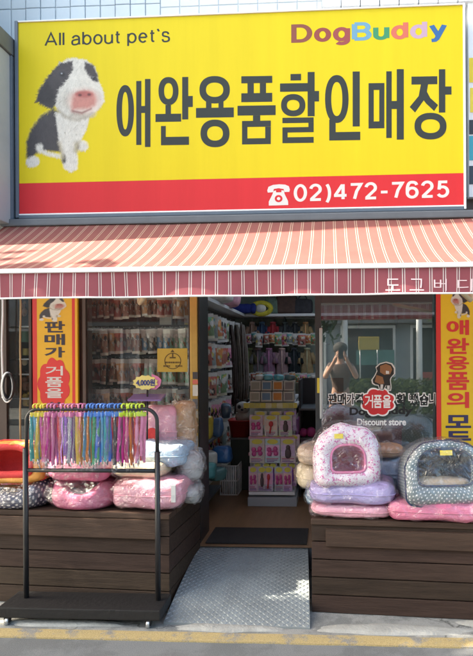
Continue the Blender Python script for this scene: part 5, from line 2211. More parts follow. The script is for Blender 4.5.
sets = [['silver', 'silver', 'green', 'green', 'silver', 'orange', 'silver', 'pink', 'silver', 'red', 'silver'],
        ['teal', 'silver', 'red', 'red', 'red', 'orange', 'red', 'red', 'silver', 'pink', 'red'],
        ['green', 'green', 'orange', 'orange', 'green', 'silver', 'green', 'teal', 'silver', 'orange', 'green'],
        ['pink', 'teal', 'pink', 'silver', 'pink', 'pink', 'red', 'pink', 'silver', 'teal', 'pink'],
        ['teal', 'green', 'silver', 'pink', 'teal', 'silver', 'teal', 'silver', 'green', 'teal', 'silver']]
for r_i, (z, ks) in enumerate(zip((2.02, 1.72, 1.42, 1.12, 0.82), sets)):
    ks = [q for j, q in enumerate(ks) for q in ([q, sets[(r_i + j) % 5][(j * 3) % 11]] if j % 2 else [q])]
    n = len(ks)
    for i, k in enumerate(ks):
        y = 5.3 + 2.45 * i / (n - 1)
        p = Vector((XI + rr.uniform(-0.01, 0.02), y, z))
        rot = (0, rr.uniform(-0.10, 0.10), math.radians(rr.uniform(18, 60)))
        where = 'nearest the door' if i == 0 else ('farthest in' if i == n - 1 else ORD[i] + ' from the door')
        lab = '%s pack %s, %s hook row of the left inside wall' % (k, where, ROWN[r_i])
        if k not in protoI:
            t = pouch_thing('hanging_pack', lab, 'pack', KI[k], 0.15, 0.25, 0.045, SIL, 'packs hung along the left inside wall')
            t.location, t.rotation_euler = p, rot
            protoI[k] = t
        else:
            t = dup(protoI[k], p, rot, lab)
        s_ = rr.uniform(0.85, 1.1)
        t.scale = (s_, 1, s_)

# high shelf with cushions
zs = P(290, 313.5, 7.9).z
hs_ = thing('high_shelf', 'high white shelf along the left and back walls inside the shop', 'shelf', (0, 7.9, zs))
m = MB()
m.bbox(xil + 0.003, xil + 0.20, 5.1, 8.29, zs - 0.035, zs, 0.004)
m.bbox(xil + 0.205, 1.7, 7.9, 8.29, zs - 0.035, zs, 0.004)
m.build('board', m_white, hs_)
for x in (-0.6, -0.1, 0.4, 0.9):
    m = MB()
    m.prism([(0, 0), (0.0, -0.16), (0.02, -0.16), (0.3, -0.02), (0.3, 0)], -0.008, 0.008)
    for q in range(len(m.v) - 10, len(m.v)):
        v = m.v[q]
        m.v[q] = Vector((x + v.y, 8.28 - v.x, zs - 0.036 + v.z))
    m.build('bracket', m_dgrey, hs_)
for px, Y, sz, col, seed_, nm, lb in (
        (207, 6.2, (0.30, 0.4, 0.16), (0.70, 0.68, 0.66), 1, 'cushion', 'white cushion on the high shelf nearest the door'),
        (216, 6.75, (0.30, 0.4, 0.20), (0.70, 0.36, 0.45), 2, 'cushion', 'pink cushion on the high shelf beside the white one'),
        ):
    p = Vector((xil + 0.16, Y, zs + sz[2] / 2))
    m = MB(); m.col = col
    cushion(m, p, sz, 0, 0.6, 0.6, seed_, 0.015, 32, 16)
    tag(m.build(nm, m_cloth, loc=p - Vector((0, 0, sz[2] / 2))), lb, 'cushion')
for nm, lb, px, Y, col in (('bolster', 'navy blue bolster cushion on the high shelf left of the yellow toy', 238, 7.85, (0.015, 0.03, 0.22)),):
    p = P(px, 305, Y); p.z = zs + 0.066
    m = MB(); m.col = col
    cushion(m, p, (0.42, 0.16, 0.13), 0.12, 0.6, 0.3, 12, 0.008, 40, 20)
    for sx_ in (-1, 1):
        cushion(m, p + Vector((sx_ * 0.2, 0, 0)), (0.08, 0.14, 0.14), 0.12, 0.8, 0.6, 13, 0.004, 20, 10)
    tag(m.build(nm, m_cloth, loc=p), lb, 'cushion')
p = P(261, 304, 7.9); p.z = zs + 0.07
m = MB()
m.col = (0.70, 0.62, 0.06)
m.tube([p + Vector((0.13 * math.cos(a), 0, 0.10 * math.sin(a) * 0.75)) for a in [2 * math.pi * k / 20 for k in range(20)]], 0.032, 8, closed=True)
m.col = (0.75, 0.75, 0.72)
cushion(m, p, (0.14, 0.10, 0.12), 0, 0.9, 0.9, 3, 0.004, 20, 10)
tag(m.build('ring_toy', m_cloth, loc=p), 'yellow and white ring toy on the high back shelf', 'toy')
for i, (px, w, h, col, lb) in enumerate(((272, 0.20, 0.22, (0.16, 0.24, 0.20), 'dull green bag on the high back shelf'), (287, 0.30, 0.26, (0.10, 0.06, 0.05), 'dark brown carrier bag on the high back shelf'), (303, 0.26, 0.2, (0.05, 0.05, 0.06), 'black folded bag at the right of the high back shelf'))):
    p = P(px, 305, 8.05); p.z = zs
    t = thing('carrier_bag', lb, 'bag', p)
    m = MB(); m.col = col
    cushion(m, p + Vector((0, 0, h / 2)), (w, 0.2, h), 0, 0.4, 0.4, i + 3, 0.012, 32, 16)
    m.build('body', m_cloth, t)
    m = MB(); m.col = vary(col)
    m.tube([p + Vector((0.06 * math.cos(a), -0.09, h * 0.8 + 0.09 * math.sin(a))) for a in [math.pi * k / 10 for k in range(11)]], 0.009, 6)
    m.build('handle', m_cloth, t)


# dog clothes hung on the back wall
def dog_coat(label, col, trim, p, w, h, style):
    t = thing('dog_coat', label, 'dog clothes', p, 'dog clothes hung on the back wall')
    m = MB(); m.col = col
    m.smooth = True
    rows = []
    for j in range(15):
        v = j / 14
        ww = w * (0.34 + 0.5 * min(1, v * 3.2)) if v < 0.3 else w * (0.80 + 0.22 * (v - 0.3) * (1.2 if style else 0.2))
        row = []
        for k in range(16):
            a = 2 * math.pi * k / 16
            f = 1 + 0.12 * math.sin(5 * a + v * 2)
            row.append((p.x + ww / 2 * math.cos(a), p.y + 0.035 * math.sin(a) * f, p.z - 0.04 - v * (h - 0.04) + 0.012 * math.cos(2 * a) * (v > 0.95)))
        rows.append(row)
    m.loft(list(reversed(rows)), cap0=True, cap1=True)
    m.build('coat', m_cloth, t)
    for sg_ in (-1, 1):
        m = MB(); m.col = col
        m.tube([(p.x + sg_ * w * 0.30, p.y, p.z - 0.10), (p.x + sg_ * w * 0.5, p.y - 0.015, p.z - 0.17), (p.x + sg_ * w * 0.56, p.y - 0.02, p.z - 0.24)], [0.035, 0.032, 0.036], 10)
        m.build('sleeve', m_cloth, t)
    m = MB(); m.col = trim
    m.tube([(p.x + w * 0.17 * math.cos(a), p.y + 0.03 * math.sin(a), p.z - 0.04) for a in [2 * math.pi * k / 16 for k in range(16)]], 0.016, 6, closed=True)
    m.tube([(p.x, p.y - 0.04, p.z - 0.06), (p.x, p.y - 0.045, p.z - h + 0.02)], 0.007, 6)
    m.build('trim', m_cloth, t)
    m = MB()
    m.tube([(p.x - w * 0.3, p.y, p.z - 0.07), (p.x, p.y, p.z - 0.02), (p.x + w * 0.3, p.y, p.z - 0.07)], 0.006, 6)
    m.tube([(p.x, p.y, p.z - 0.02), (p.x, p.y, p.z + 0.03), (p.x + 0.02, p.y + 0.02, p.z + 0.05)], 0.004, 6)
    m.build('hanger', m_alu, t)


YBK = 8.1
for row, (py, items) in enumerate(((320, [(252, 'tan', (0.28, 0.17, 0.12)), (262, 'navy', (0.03, 0.06, 0.13)), (273, 'red', (0.38, 0.03, 0.04)), (285, 'charcoal', (0.045, 0.05, 0.055)), (295, 'black', (0.03, 0.035, 0.04)), (305.5, 'camel', (0.36, 0.25, 0.12))]),
                                  (346, [(249, 'dark olive', (0.12, 0.11, 0.05)), (258, 'grey', (0.16, 0.16, 0.17)), (269, 'mauve', (0.30, 0.17, 0.26)), (282, 'rose', (0.36, 0.24, 0.26)), (294, 'black', (0.015, 0.025, 0.03)), (307, 'mustard and cream', (0.40, 0.30, 0.16))]))):
    for px, nm, c in items:
        dog_coat('%s dog coat, %s row on the back wall' % (nm, 'upper' if row == 0 else 'lower'), c, vary(tuple(min(0.7, q * 2.2 + 0.05) for q in c)), P(px, py, YBK), 0.155 if row == 0 else 0.18, 0.30 if row == 0 else 0.42, row)
t = thing('garment_rail', 'two steel rails with dog clothes along the back wall', 'rail', (0, 8.15, 1.0))
for py in (318, 344):
    m = MB()
    m.tube([P(244, py, 8.14), P(330, py, 8.14)], 0.011, 8)
    m.build('rail', m_alu, t)
# small mixed packs between and below the coats
rows_b = [(333, 12, 'between the coat rows'), (373, 13, 'under the lower coats')]
bp_ = {}
for py, n, where in rows_b:
    for i in range(n):
        k = ['red', 'silver', 'teal', 'pink', 'green', 'orange'][(i * 5 + py) % 6]
        p = P(248 + 66 * i / (n - 1), py + rr.uniform(-1.5, 1.5), 8.0 + rr.uniform(-0.05, 0.05))
        lab = 'small %s pack on the back wall %s, %s' % (k, where, ordinal(i, n))
        t = dup(protoI[k], p, (0, rr.uniform(-0.1, 0.1), rr.uniform(-0.3, 0.3)), lab, 'small packs on the back wall')
        s_ = rr.uniform(0.5, 0.7)
        t.scale = (s_, 1, s_ * rr.uniform(0.9, 1.2))
# dark leash bundles in the corner
for i, px in enumerate((230, 236, 242)):
    p = P(px, 325, 7.2 + 0.15 * i)
    t = thing('leash_bundle', ['dark brown leash bundle hanging in the left corner, nearest', 'grey brown leash bundle hanging in the left corner, middle', 'speckled leash bundle hanging in the left corner beside the dog coats'][i], 'leash', p)
    m = MB(); m.col = [(0.07, 0.05, 0.045), (0.13, 0.11, 0.09), (0.20, 0.17, 0.15)][i]
    for k in range(9):
        x, y = rr.uniform(-0.07, 0.07), rr.uniform(-0.04, 0.04)
        m.tube([p + Vector((x * 0.3, y, 0)), p + Vector((x, y, -0.3)), p + Vector((x * 1.1 + 0.01, y, -0.75)), p + Vector((x * 0.8, y, -0.9 - rr.uniform(0, 0.2)))], 0.012, 6)
    m.build('straps', m_cloth, t)
    m = MB()
    m.tube([p + Vector((0, 0.1, 0.01)), p + Vector((0, -0.05, 0.0)), p + Vector((0, -0.06, 0.03))], 0.006, 6)
    m.build('hook', m_alu, t)

# gondola display in the middle of the shop
YG = 5.62
gx0, gx1 = P(249, 450, YG).x, P(294.5, 450, YG).x
gz = lambda py: P(272, py, YG).z
gd = thing('display_stand', 'white display stand with three rows of toy packs inside the doorway', 'display stand', ((gx0 + gx1) / 2, YG, FLOOR))
m = MB()
m.bbox(gx0, gx1, YG + 0.06, YG + 1.15, FLOOR + 0.08, gz(402), 0.006)
m.build('back_panel', mat('stand_white', (0.62, 0.62, 0.64), 0.5), gd)
m = MB()
m.bbox(gx0 - 0.01, gx1 + 0.02, YG - 0.04, YG + 1.16, FLOOR + 0.001, FLOOR + 0.085, 0.006)
m.build('plinth', m_grey, gd)
for py in (437, 453, 492):
    m = MB()
    z = gz(py)
    m.bbox(gx0, gx1, YG - 0.03, YG + 0.059, z - 0.012, z + 0.004, 0.003)
    m.build('shelf', m_white, gd)
    m = MB()
    m.box(gx0, gx1, YG - 0.034, YG - 0.0305, z - 0.02, z + 0.008)
    m.build('price_strip', mat('strip_pink', (0.5, 0.22, 0.30), 0.4) if py != 492 else m_white, gd)
m = MB()
m.bbox(gx0 - 0.04, gx1 + 0.03, YG - 0.05, YG + 1.16, gz(407), gz(404), 0.004)
m.build('tray', m_white, gd)
m = MB()
rl = random.Random(3)
x = gx0 - 0.04
while x < gx1 + 0.02:
    m.col = rl.choice([(0.62, 0.55, 0.10), (0.62, 0.60, 0.42), (0.50, 0.46, 0.12)])
    m.box(x, min(x + 0.05, gx1 + 0.03), YG - 0.056, YG - 0.0515, gz(407.5), gz(402.5))
    x += 0.052
m.build('price_strip', m_paint, gd)
# boxes on top
for row in range(2):
    for i in range(4):
        c, nm = [((0.30, 0.30, 0.26), 'grey'), ((0.12, 0.22, 0.36), 'blue'), ((0.55, 0.22, 0.04), 'orange'), ((0.22, 0.20, 0.22), 'dark')][i]
        px0 = 250 + 11.2 * i
        z0_ = gz(401.5 - 10.5 * row) + 0.001
        a, b = P(px0, 400, YG).x, P(px0 + 10.4, 400, YG).x
        t = thing('small_carton', '%s small open carton, %s tier on top of the display stand' % (nm, 'lower' if row == 0 else 'upper'), 'carton', ((a + b) / 2, YG + 0.05, z0_), 'cartons on top of the display stand')
        m = MB()
        m.bbox(a, b, YG - 0.02 + 0.05 * row, YG + 0.2, z0_, z0_ + 0.092, 0.003)
        m.build('box', mat('carton_white', (0.50, 0.49, 0.46), 0.5), t)
        m = MB(); m.col = c
        m.box(a + 0.012, b - 0.012, YG - 0.024 + 0.05 * row, YG - 0.0205 + 0.05 * row, z0_ + 0.015, z0_ + 0.08)
        m.build('printed_panel', m_paint, t)
for i, (px, c, lb) in enumerate(((259, (0.5, 0.52, 0.5), 'white crumpled pack lying on top of the cartons'), (268, (0.12, 0.42, 0.50), 'pale turquoise pack on top of the cartons, left of its twin'), (279, (0.12, 0.42, 0.50), 'pale turquoise pack on top of the cartons, right of its twin'), (290, (0.10, 0.18, 0.20), 'dark teal pack at the right on top of the cartons'))):
    p = P(px, 378, YG + 0.12); p.z = gz(391) + 0.094
    m = MB(); m.col = c
    cushion(m, p + Vector((0, 0, 0.03)), (0.085, 0.12, 0.06), 0.2 * i, 0.6, 0.6, i, 0.008, 24, 12)
    tag(m.build('small_pack', m_print, loc=p), lb, 'pack')
# toy packs in three rows
KT = {'pink and white': [(0.50, 0.45, 0.52), (0.60, 0.56, 0.58), (0.55, 0.08, 0.28)], 'purple': [(0.36, 0.22, 0.44), (0.3, 0.2, 0.4), (0.22, 0.06, 0.34)], 'red and white': [(0.48, 0.44, 0.48), (0.55, 0.52, 0.5), (0.55, 0.05, 0.06)], 'dark and white': [(0.46, 0.43, 0.46), (0.5, 0.5, 0.5), (0.09, 0.06, 0.07)]}


def toy_pack(label, kind, p, w, h):
    t = thing('toy_pack', label, 'toy pack', p, 'toy packs on the display stand')
    c = KT[kind]
    m = MB(); m.col = vary(c[0], 0.2)
    m.bbox(p.x - w / 2, p.x + w / 2, p.y, p.y + 0.006, p.z - h, p.z, 0.002)
    for k in range(3):
        m.col = vary((0.22, 0.10, 0.26) if k else (0.40, 0.08, 0.22))
        m.box(p.x - w * 0.40, p.x + w * rr.uniform(0.1, 0.4), p.y - 0.0016, p.y + 0.001, p.z - h * (0.80 + 0.06 * k) - 0.008, p.z - h * (0.80 + 0.06 * k))
    m.col = vary((0.62, 0.40, 0.52))
    m.box(p.x - w * 0.44, p.x + w * 0.44, p.y - 0.0012, p.y + 0.001, p.z - h * 0.72, p.z - h * 0.27)
    m.build('card', m_print, t)
    m = MB(); m.col = (0.62, 0.55, 0.08)
    m.prism([(p.x + w * 0.36 * math.cos(a), p.z - h * 0.13 + h * 0.10 * math.sin(a)) for a in [-2 * math.pi * k / 16 for k in range(16)]], p.y - 0.003, p.y - 0.0005)
    m.build('label', m_paint, t)
    m = MB(); m.col = c[2]
    if kind == 'pink and white':
        for sx_, sz_ in ((-0.22, 0.45), (0.22, 0.6), (0.18, 0.42), (-0.2, 0.62)):
            cushion(m, (p.x + sx_ * w, p.y - 0.008, p.z - sz_ * h), (w * 0.30, 0.024, h * 0.2), 0, 0.9, 0.9, 2, 0.001, 16, 8)
        m.tube([(p.x - w * 0.2, p.y - 0.008, p.z - h * 0.54), (p.x + w * 0.2, p.y - 0.008, p.z - h * 0.5)], 0.007, 8)
    elif kind == 'red and white':
        cushion(m, (p.x, p.y - 0.008, p.z - h * 0.42), (w * 0.34, 0.03, h * 0.26), 0, 0.9, 0.9, 2, 0.001, 16, 8)
        m.tube([(p.x, p.y - 0.008, p.z - h * 0.5), (p.x - w * 0.1, p.y - 0.008, p.z - h * 0.88)], 0.008, 8)
    else:
        cushion(m, (p.x, p.y - 0.008, p.z - h * 0.60), (w * 0.40, 0.03, h * 0.42), 0, 0.8, 0.8, 2, 0.001, 16, 8)
        cushion(m, (p.x, p.y - 0.008, p.z - h * 0.36), (w * 0.28, 0.03, h * 0.2), 0, 0.9, 0.9, 2, 0.001, 16, 8)
    m.build('toy', m_paint, t)


rows_t = [('upper', 415, 21, [(256, 'pink and white'), (271, 'red and white'), (285.5, 'dark and white')], 13.2),
          ('middle', 438.5, 24.5, [(257, 'pink and white'), (272.5, 'pink and white'), (288, 'dark and white')], 15.2),
          ('lower', 466.5, 25, [(253, 'pink and white'), (262, 'dark and white'), (268.5, 'red and white'), (279, 'pink and white'), (287.5, 'pink and white')], 9)]
for rn, py, hp, its, wp in rows_t:
    for i, (px, k) in enumerate(its):
        p = P(px + 4.5, py - 4, YG - 0.012)
        k2 = ['dark and white', 'pink and white', 'red and white', 'purple', 'purple'][(i * 2 + len(rn)) % 5]
        toy_pack('%s toy pack half hidden, %s, back layer, %s stand row' % (k2, ordinal(i, len(its)), rn), k2, p, wp * 0.0088, hp * 0.0088)
    for i, (px, k) in enumerate(its):
        p = P(px, py, YG - 0.035 if rn != 'middle' else YG - 0.05)
        sc_ = 5.6 / 600
        toy_pack('%s toy pack, %s in the %s row of the display stand' % (k, ordinal(i, len(its)), rn), k, p, wp * sc_, hp * sc_)

# flat packs hung on the right flank of the stand
fp = None
for r_i, py in enumerate((418, 440, 466)):
    for i in range(5):
        nm = ['purple', 'pink', 'silver', 'purple', 'pink'][(i + r_i) % 5]
        lab = '%s pack on the right flank of the display stand, %s row, %s' % (nm, ['upper', 'middle', 'lower'][r_i], 'nearest' if i == 0 else ('farthest' if i == 4 else ORD[i] + ' from the front'))
        t = thing('hanging_pack', lab, 'pack', (gx1 + 0.02, YG + 0.16 + 0.2 * i, gz(py)), 'packs on the flank of the display stand')
        m = MB()
        cc_ = {'purple': (0.30, 0.12, 0.42), 'pink': (0.60, 0.20, 0.38), 'silver': (0.5, 0.5, 0.52)}[nm]
        m.col = vary(cc_)
        m.bbox(gx1 + 0.006, gx1 + 0.03, YG + 0.09 + 0.2 * i, YG + 0.25 + 0.2 * i, gz(py) - 0.17, gz(py) - 0.02, 0.006)
        m.build('pack', m_print, t)
        m = MB(); m.col = (0.55, 0.5, 0.5)
        m.bbox(gx1 + 0.012, gx1 + 0.018, YG + 0.10 + 0.2 * i, YG + 0.24 + 0.2 * i, gz(py) - 0.0195, gz(py) + 0.02, 0.001)
        m.build('header', m_paint, t)
# red bin with plush panda on a dark cabinet, left of the stand
cx0, cx1 = P(236, 450, 6.3).x, P(250, 450, 6.3).x
zc1 = P(240, 437, 6.3).z
t = thing('cabinet', 'low dark green cabinet carrying the red bin', 'cabinet', ((cx0 + cx1) / 2, 6.3, FLOOR))
m = MB(); m.bbox(cx0 - 0.05, cx1 + 0.1, 6.25, 6.7, FLOOR + 0.001, zc1 - 0.02, 0.006)
m.build('body', mat('dark_green_metal', (0.02, 0.035, 0.03), 0.5), t)
m = MB(); m.bbox(cx0 - 0.06, cx1 + 0.11, 6.24, 6.71, zc1 - 0.019, zc1, 0.004)
m.build('top', m_dgrey, t)
bx0, bx1 = P(227.5, 430, 6.25).x, P(251, 430, 6.25).x
zt2 = P(240, 422, 6.2).z
bc = Vector(((bx0 + bx1) / 2, 6.38, zc1 + 0.001))
m = MB()
prof = []
for s_, z in ((0.78, 0), (1.0, zt2 - zc1), (1.05, zt2 - zc1), (1.05, zt2 - zc1 + 0.012), (0.96, zt2 - zc1 + 0.012), (0.76, 0.02)):
    prof.append([bc + Vector(((bx1 - bx0) / 2 * s_ * spow(math.cos(2 * math.pi * k / 32), 0.5), 0.16 * s_ * spow(math.sin(2 * math.pi * k / 32), 0.5), z)) for k in range(32)])
m.smooth = True
m.loft(prof, cap0=True, cap1=True)
tag(m.build('plastic_bin', mat('red_plastic', (0.40, 0.03, 0.025), 0.4), loc=bc), 'red plastic bin on the cabinet left of the display stand', 'bin')
pp = bc + Vector((0.03, -0.02, zt2 - zc1 + 0.01))
t = thing('plush_panda', 'black and white plush panda sitting in the red bin', 'plush toy', pp)
m = MB(); m.col = (0.5, 0.5, 0.48)
cushion(m, pp + Vector((0, 0, 0.03)), (0.17, 0.14, 0.14), 0, 0.9, 0.9, 2, 0.006, 28, 14)
cushion(m, pp + Vector((0, -0.03, 0.13)), (0.15, 0.13, 0.13), 0, 0.95, 0.95, 3, 0.004, 28, 14)
m.build('body', m_cloth, t)
for sx_ in (-1, 1):
    m = MB(); m.col = (0.02, 0.02, 0.022)
    cushion(m, pp + Vector((sx_ * 0.06, -0.02, 0.195)), (0.05, 0.03, 0.05), 0, 0.9, 0.9, 4, 0.001, 16, 8)
    m.build('ear', m_cloth, t)
    m = MB(); m.col = (0.02, 0.02, 0.022)
    cushion(m, pp + Vector((sx_ * 0.032, -0.092, 0.14)), (0.035, 0.02, 0.04), 0, 0.9, 0.9, 4, 0.001, 14, 8)
    m.build('eye_patch', m_cloth, t)
m = MB(); m.col = (0.02, 0.02, 0.022)
cushion(m, pp + Vector((0, -0.10, 0.11)), (0.03, 0.02, 0.02), 0, 0.9, 0.9, 4, 0.001, 12, 8)
m.build('nose', m_cloth, t)

# things standing along the left wall by the floor
t = thing('wire_basket', 'pale wire basket of packs on the floor by the left wall', 'basket', (P(232, 455, 6.1).x, 6.1, FLOOR))
m = MB()
x0_, x1_ = P(222, 455, 6.1).x, P(239, 455, 6.1).x
for k in range(9):
    x = x0_ + (x1_ - x0_) * k / 8
    m.tube([(x, 6.0, FLOOR + 0.01), (x, 6.0, FLOOR + 0.30)], 0.006, 6)
for z in (0.01, 0.15, 0.3):
    m.tube([(x0_, 6.0, FLOOR + z), (x1_, 6.0, FLOOR + z), (x1_, 6.5, FLOOR + z), (x0_, 6.5, FLOOR + z)], 0.007, 6, closed=True)
for k in range(7):
    y = 6.0 + 0.5 * k / 6
    m.tube([(x1_, y, FLOOR + 0.01), (x1_, y, FLOOR + 0.30)], 0.006, 6)
m.build('wires', m_white, t)
m = MB()
m.bbox(x0_ + 0.012, x1_ - 0.012, 6.02, 6.48, FLOOR + 0.015, FLOOR + 0.25, 0.01)
m.build('contents', mat('pale_packs', (0.32, 0.36, 0.36), 0.6, var=0.5, vscale=20), t)
for i, (px, py, Y, sz, col, lb) in enumerate((
        (222, 454, 5.75, (0.19, 0.18, 0.17), (0.04, 0.17, 0.48), 'round blue bag on top of the goods by the left wall'),
        (205, 470, 5.25, (0.20, 0.2, 0.15), (0.06, 0.26, 0.28), 'teal crumpled bag on the floor just inside the door'),
        (207, 458, 5.3, (0.17, 0.18, 0.13), (0.42, 0.46, 0.44), 'white crumpled bag on top of the teal one'),
        (216, 474, 5.5, (0.15, 0.18, 0.12), (0.08, 0.22, 0.23), 'small dark teal bag on the floor behind the first one'),
        (206, 428, 5.35, (0.11, 0.10, 0.21), (0.46, 0.38, 0.04), 'yellow upright pack by the left wall'),
        (218, 427, 5.75, (0.12, 0.10, 0.19), (0.08, 0.18, 0.36), 'blue upright pack to the right of the yellow one'),
        (226, 411, 6.1, (0.12, 0.1, 0.15), (0.06, 0.12, 0.2), 'dark blue pack behind the blue one'))):
    p = P(px, py, Y)
    m = MB(); m.col = col
    cushion(m, p, sz, 0.3 * i, 0.55, 0.5, 50 + i, 0.018, 32, 16)
    tag(m.build('crumpled_bag' if i < 4 else 'upright_pack', m_print, loc=p - Vector((0, 0, sz[2] / 2))), lb, 'bag' if i < 4 else 'pack')
t = thing('low_shelf', 'low dark shelf along the left wall holding bags', 'shelf', (P(212, 470, 5.5).x, 5.6, FLOOR))
for z in (FLOOR + 0.12, P(206, 442, 5.35).z):
    m = MB()
    m.bbox(xil + 0.022, P(225, 450, 5.9).x - 0.05, 5.1, 5.95, z - 0.02, z, 0.004)
    m.build('board', m_dgrey, t)
m = MB()
for y in (5.11, 5.93):
    m.box(xil + 0.03, xil + 0.06, y, y + 0.02, FLOOR, 1.2)
m.build('upright', m_dgrey, t)

# dark rack right of the stand with purple and pink toys
t = thing('toy_rack', 'dark rack of purple and pink toys between the display stand and the glass door', 'rack', (P(309, 450, 6.0).x, 6.0, FLOOR))
rx0, rx1 = P(299, 450, 6.0).x, P(345, 450, 6.0).x
m = MB()
for z in (FLOOR + 0.15, P(309, 462, 6).z, P(309, 437, 6).z, P(309, 408, 6).z):
    m.bbox(rx0, rx1, 5.95, 6.5, z - 0.02, z, 0.004)
m.build('board', m_dgrey, t)
m = MB()
m.bbox(rx0, rx0 + 0.02, 5.96, 6.5, FLOOR, 1.35, 0.003)
m.bbox(rx0, rx1, 6.5, 6.52, FLOOR, 1.35, 0.003)
m.build('panel', mat('dark_panel', (0.05, 0.05, 0.055), 0.6), t)
for i, (px, py, r_, c, lb) in enumerate(((303, 430, 0.045, (0.55, 0.06, 0.28), 'hot pink ball left of the yellow ball on the toy rack'), (305.5, 434, 0.038, (0.55, 0.58, 0.04), 'lime yellow ball on the toy rack'), (311, 428.5, 0.05, (0.50, 0.06, 0.26), 'hot pink ball behind the yellow ball on the toy rack'))):
    p = P(px, py, 5.99 + 0.05 * (i % 2))
    p.z = P(309, 437, 6).z + r_ + 0.001
    m = MB(); m.col = c
    m.lathe(p, [(r_ * math.cos(a) + 0.0005, r_ * math.sin(a)) for a in [math.pi * (k / 12 - 0.5) for k in range(13)]], 20)
    tag(m.build('toy_ball', m_paint, loc=p - Vector((0, 0, r_))), lb, 'ball')
KI['purple'] = [(0.20, 0.08, 0.30), (0.14, 0.06, 0.22), (0.3, 0.2, 0.38)]
pp_ = None
for i, px in enumerate((301.5, 306, 310.5, 315)):
    p = P(px, 438.5, 5.98); p.z = P(309, 439.5, 6).z
    lab = 'purple pack on the toy rack under the balls, %s of four' % ordinal(i, 4)
    if pp_ is None:
        pp_ = pouch_thing('hanging_pack', lab, 'pack', KI['purple'], 0.05, 0.2, 0.03, (0.25, 0.15, 0.3), 'purple packs on the toy rack')
        pp_.location = p
    else:
        dup(pp_, p, (0, 0, 0.2 * i), lab)
# behind the glass door: pink carton and rows of goods on the right wall
a, b = P(361, 424, 4.78), P(401, 450, 4.78)
t = thing('storage_box', 'dusky pink box standing behind the glass door', 'box', ((a.x + b.x) / 2, 4.9, FLOOR))
m = MB(); m.bbox(a.x, b.x, 4.72, 5.05, FLOOR + 0.001, a.z - 0.03, 0.01)
m.build('body', mat('dusky_pink', (0.50, 0.22, 0.27), 0.6), t)
m = MB(); m.bbox(a.x - 0.008, b.x + 0.008, 4.712, 5.058, a.z - 0.029, a.z, 0.006)
m.build('lid', mat('dusky_pink', (0.50, 0.22, 0.27), 0.6), t)
for r_i, z in enumerate((1.95, 1.6, 1.25)):
    for i in range(6):
        k = ['silver', 'green', 'teal', 'orange', 'silver', 'green'][(i + r_i * 2) % 6]
        p = Vector((xir - 0.08, 5.1 + 0.5 * i, z))
        where = 'nearest the door' if i == 0 else ('farthest in' if i == 5 else ORD[i] + ' from the door')
        t = dup(protoI[k], p, (0, 0, math.radians(-40)), '%s pack %s, %s row of the right inside wall' % (k, where, ['top', 'middle', 'lowest'][r_i]), 'packs hung along the right inside wall')
        t.scale = (1.3, 1, 1.1)

# ------------------------------------------------------------------ the street behind the camera (seen reflected in the glass)
m = MB()
m.quad((-40, -7.5, 0.14), (40, -7.5, 0.14), (40, -4.6, 0.14), (-40, -4.6, 0.14))
m.quad((-40, -4.6, 0.14), (40, -4.6, 0.14), (40, -4.6, -0.05), (-40, -4.6, -0.05))
struct(m.build('far_pavement', m_conc))
t = thing('opposite_building', 'grey street building with turquoise shop band reflected in the door glass', 'building', (0, -7.6, 0))
m = MB()
m.box(-10, 12, -12, -7.6, 0, 6.2)
m.build('wall', mat('opposite_wall', (0.30, 0.33, 0.36), 0.8, var=0.2, vscale=2), t)
m = MB(); m.bbox(-9.9, 11.9, -7.59, -7.42, 2.45, 3.0, 0.01)
m.build('sign_band', mat('grey_band', (0.22, 0.24, 0.25), 0.5), t)
m = MB(); m.box(-9.9, 11.9, -7.72, -7.592, 0.1, 0.5)
m.build('plinth', m_dgrey, t)
for k in range(11):
    x = -9.2 + 1.9 * k
    f = MB()
    for q in ((x, x + 0.07), (x + 1.43, x + 1.5)):
        f.bbox(q[0], q[1], -7.595, -7.54, 0.55, 2.4, 0.004)
    f.bbox(x + 0.07, x + 1.43, -7.595, -7.54, 2.32, 2.4, 0.004)
    fo = f.build('shop_window', m_white, t)
    g = MB(); g.box(x + 0.07, x + 1.43, -7.592, -7.58, 0.55, 2.32)
    g.build('pane', mat('dark_pane', (0.03, 0.04, 0.045), 0.08), fo)
    f = MB()
    f.bbox(x + 0.1, x + 1.3, -7.595, -7.55, 3.7, 5.2, 0.01)
    fo = f.build('window', m_white, t)
    g = MB(); g.box(x + 0.17, x + 1.23, -7.549, -7.545, 3.77, 5.13)
    g.build('pane', mat('dark_pane', (0.03, 0.04, 0.045), 0.08), fo)


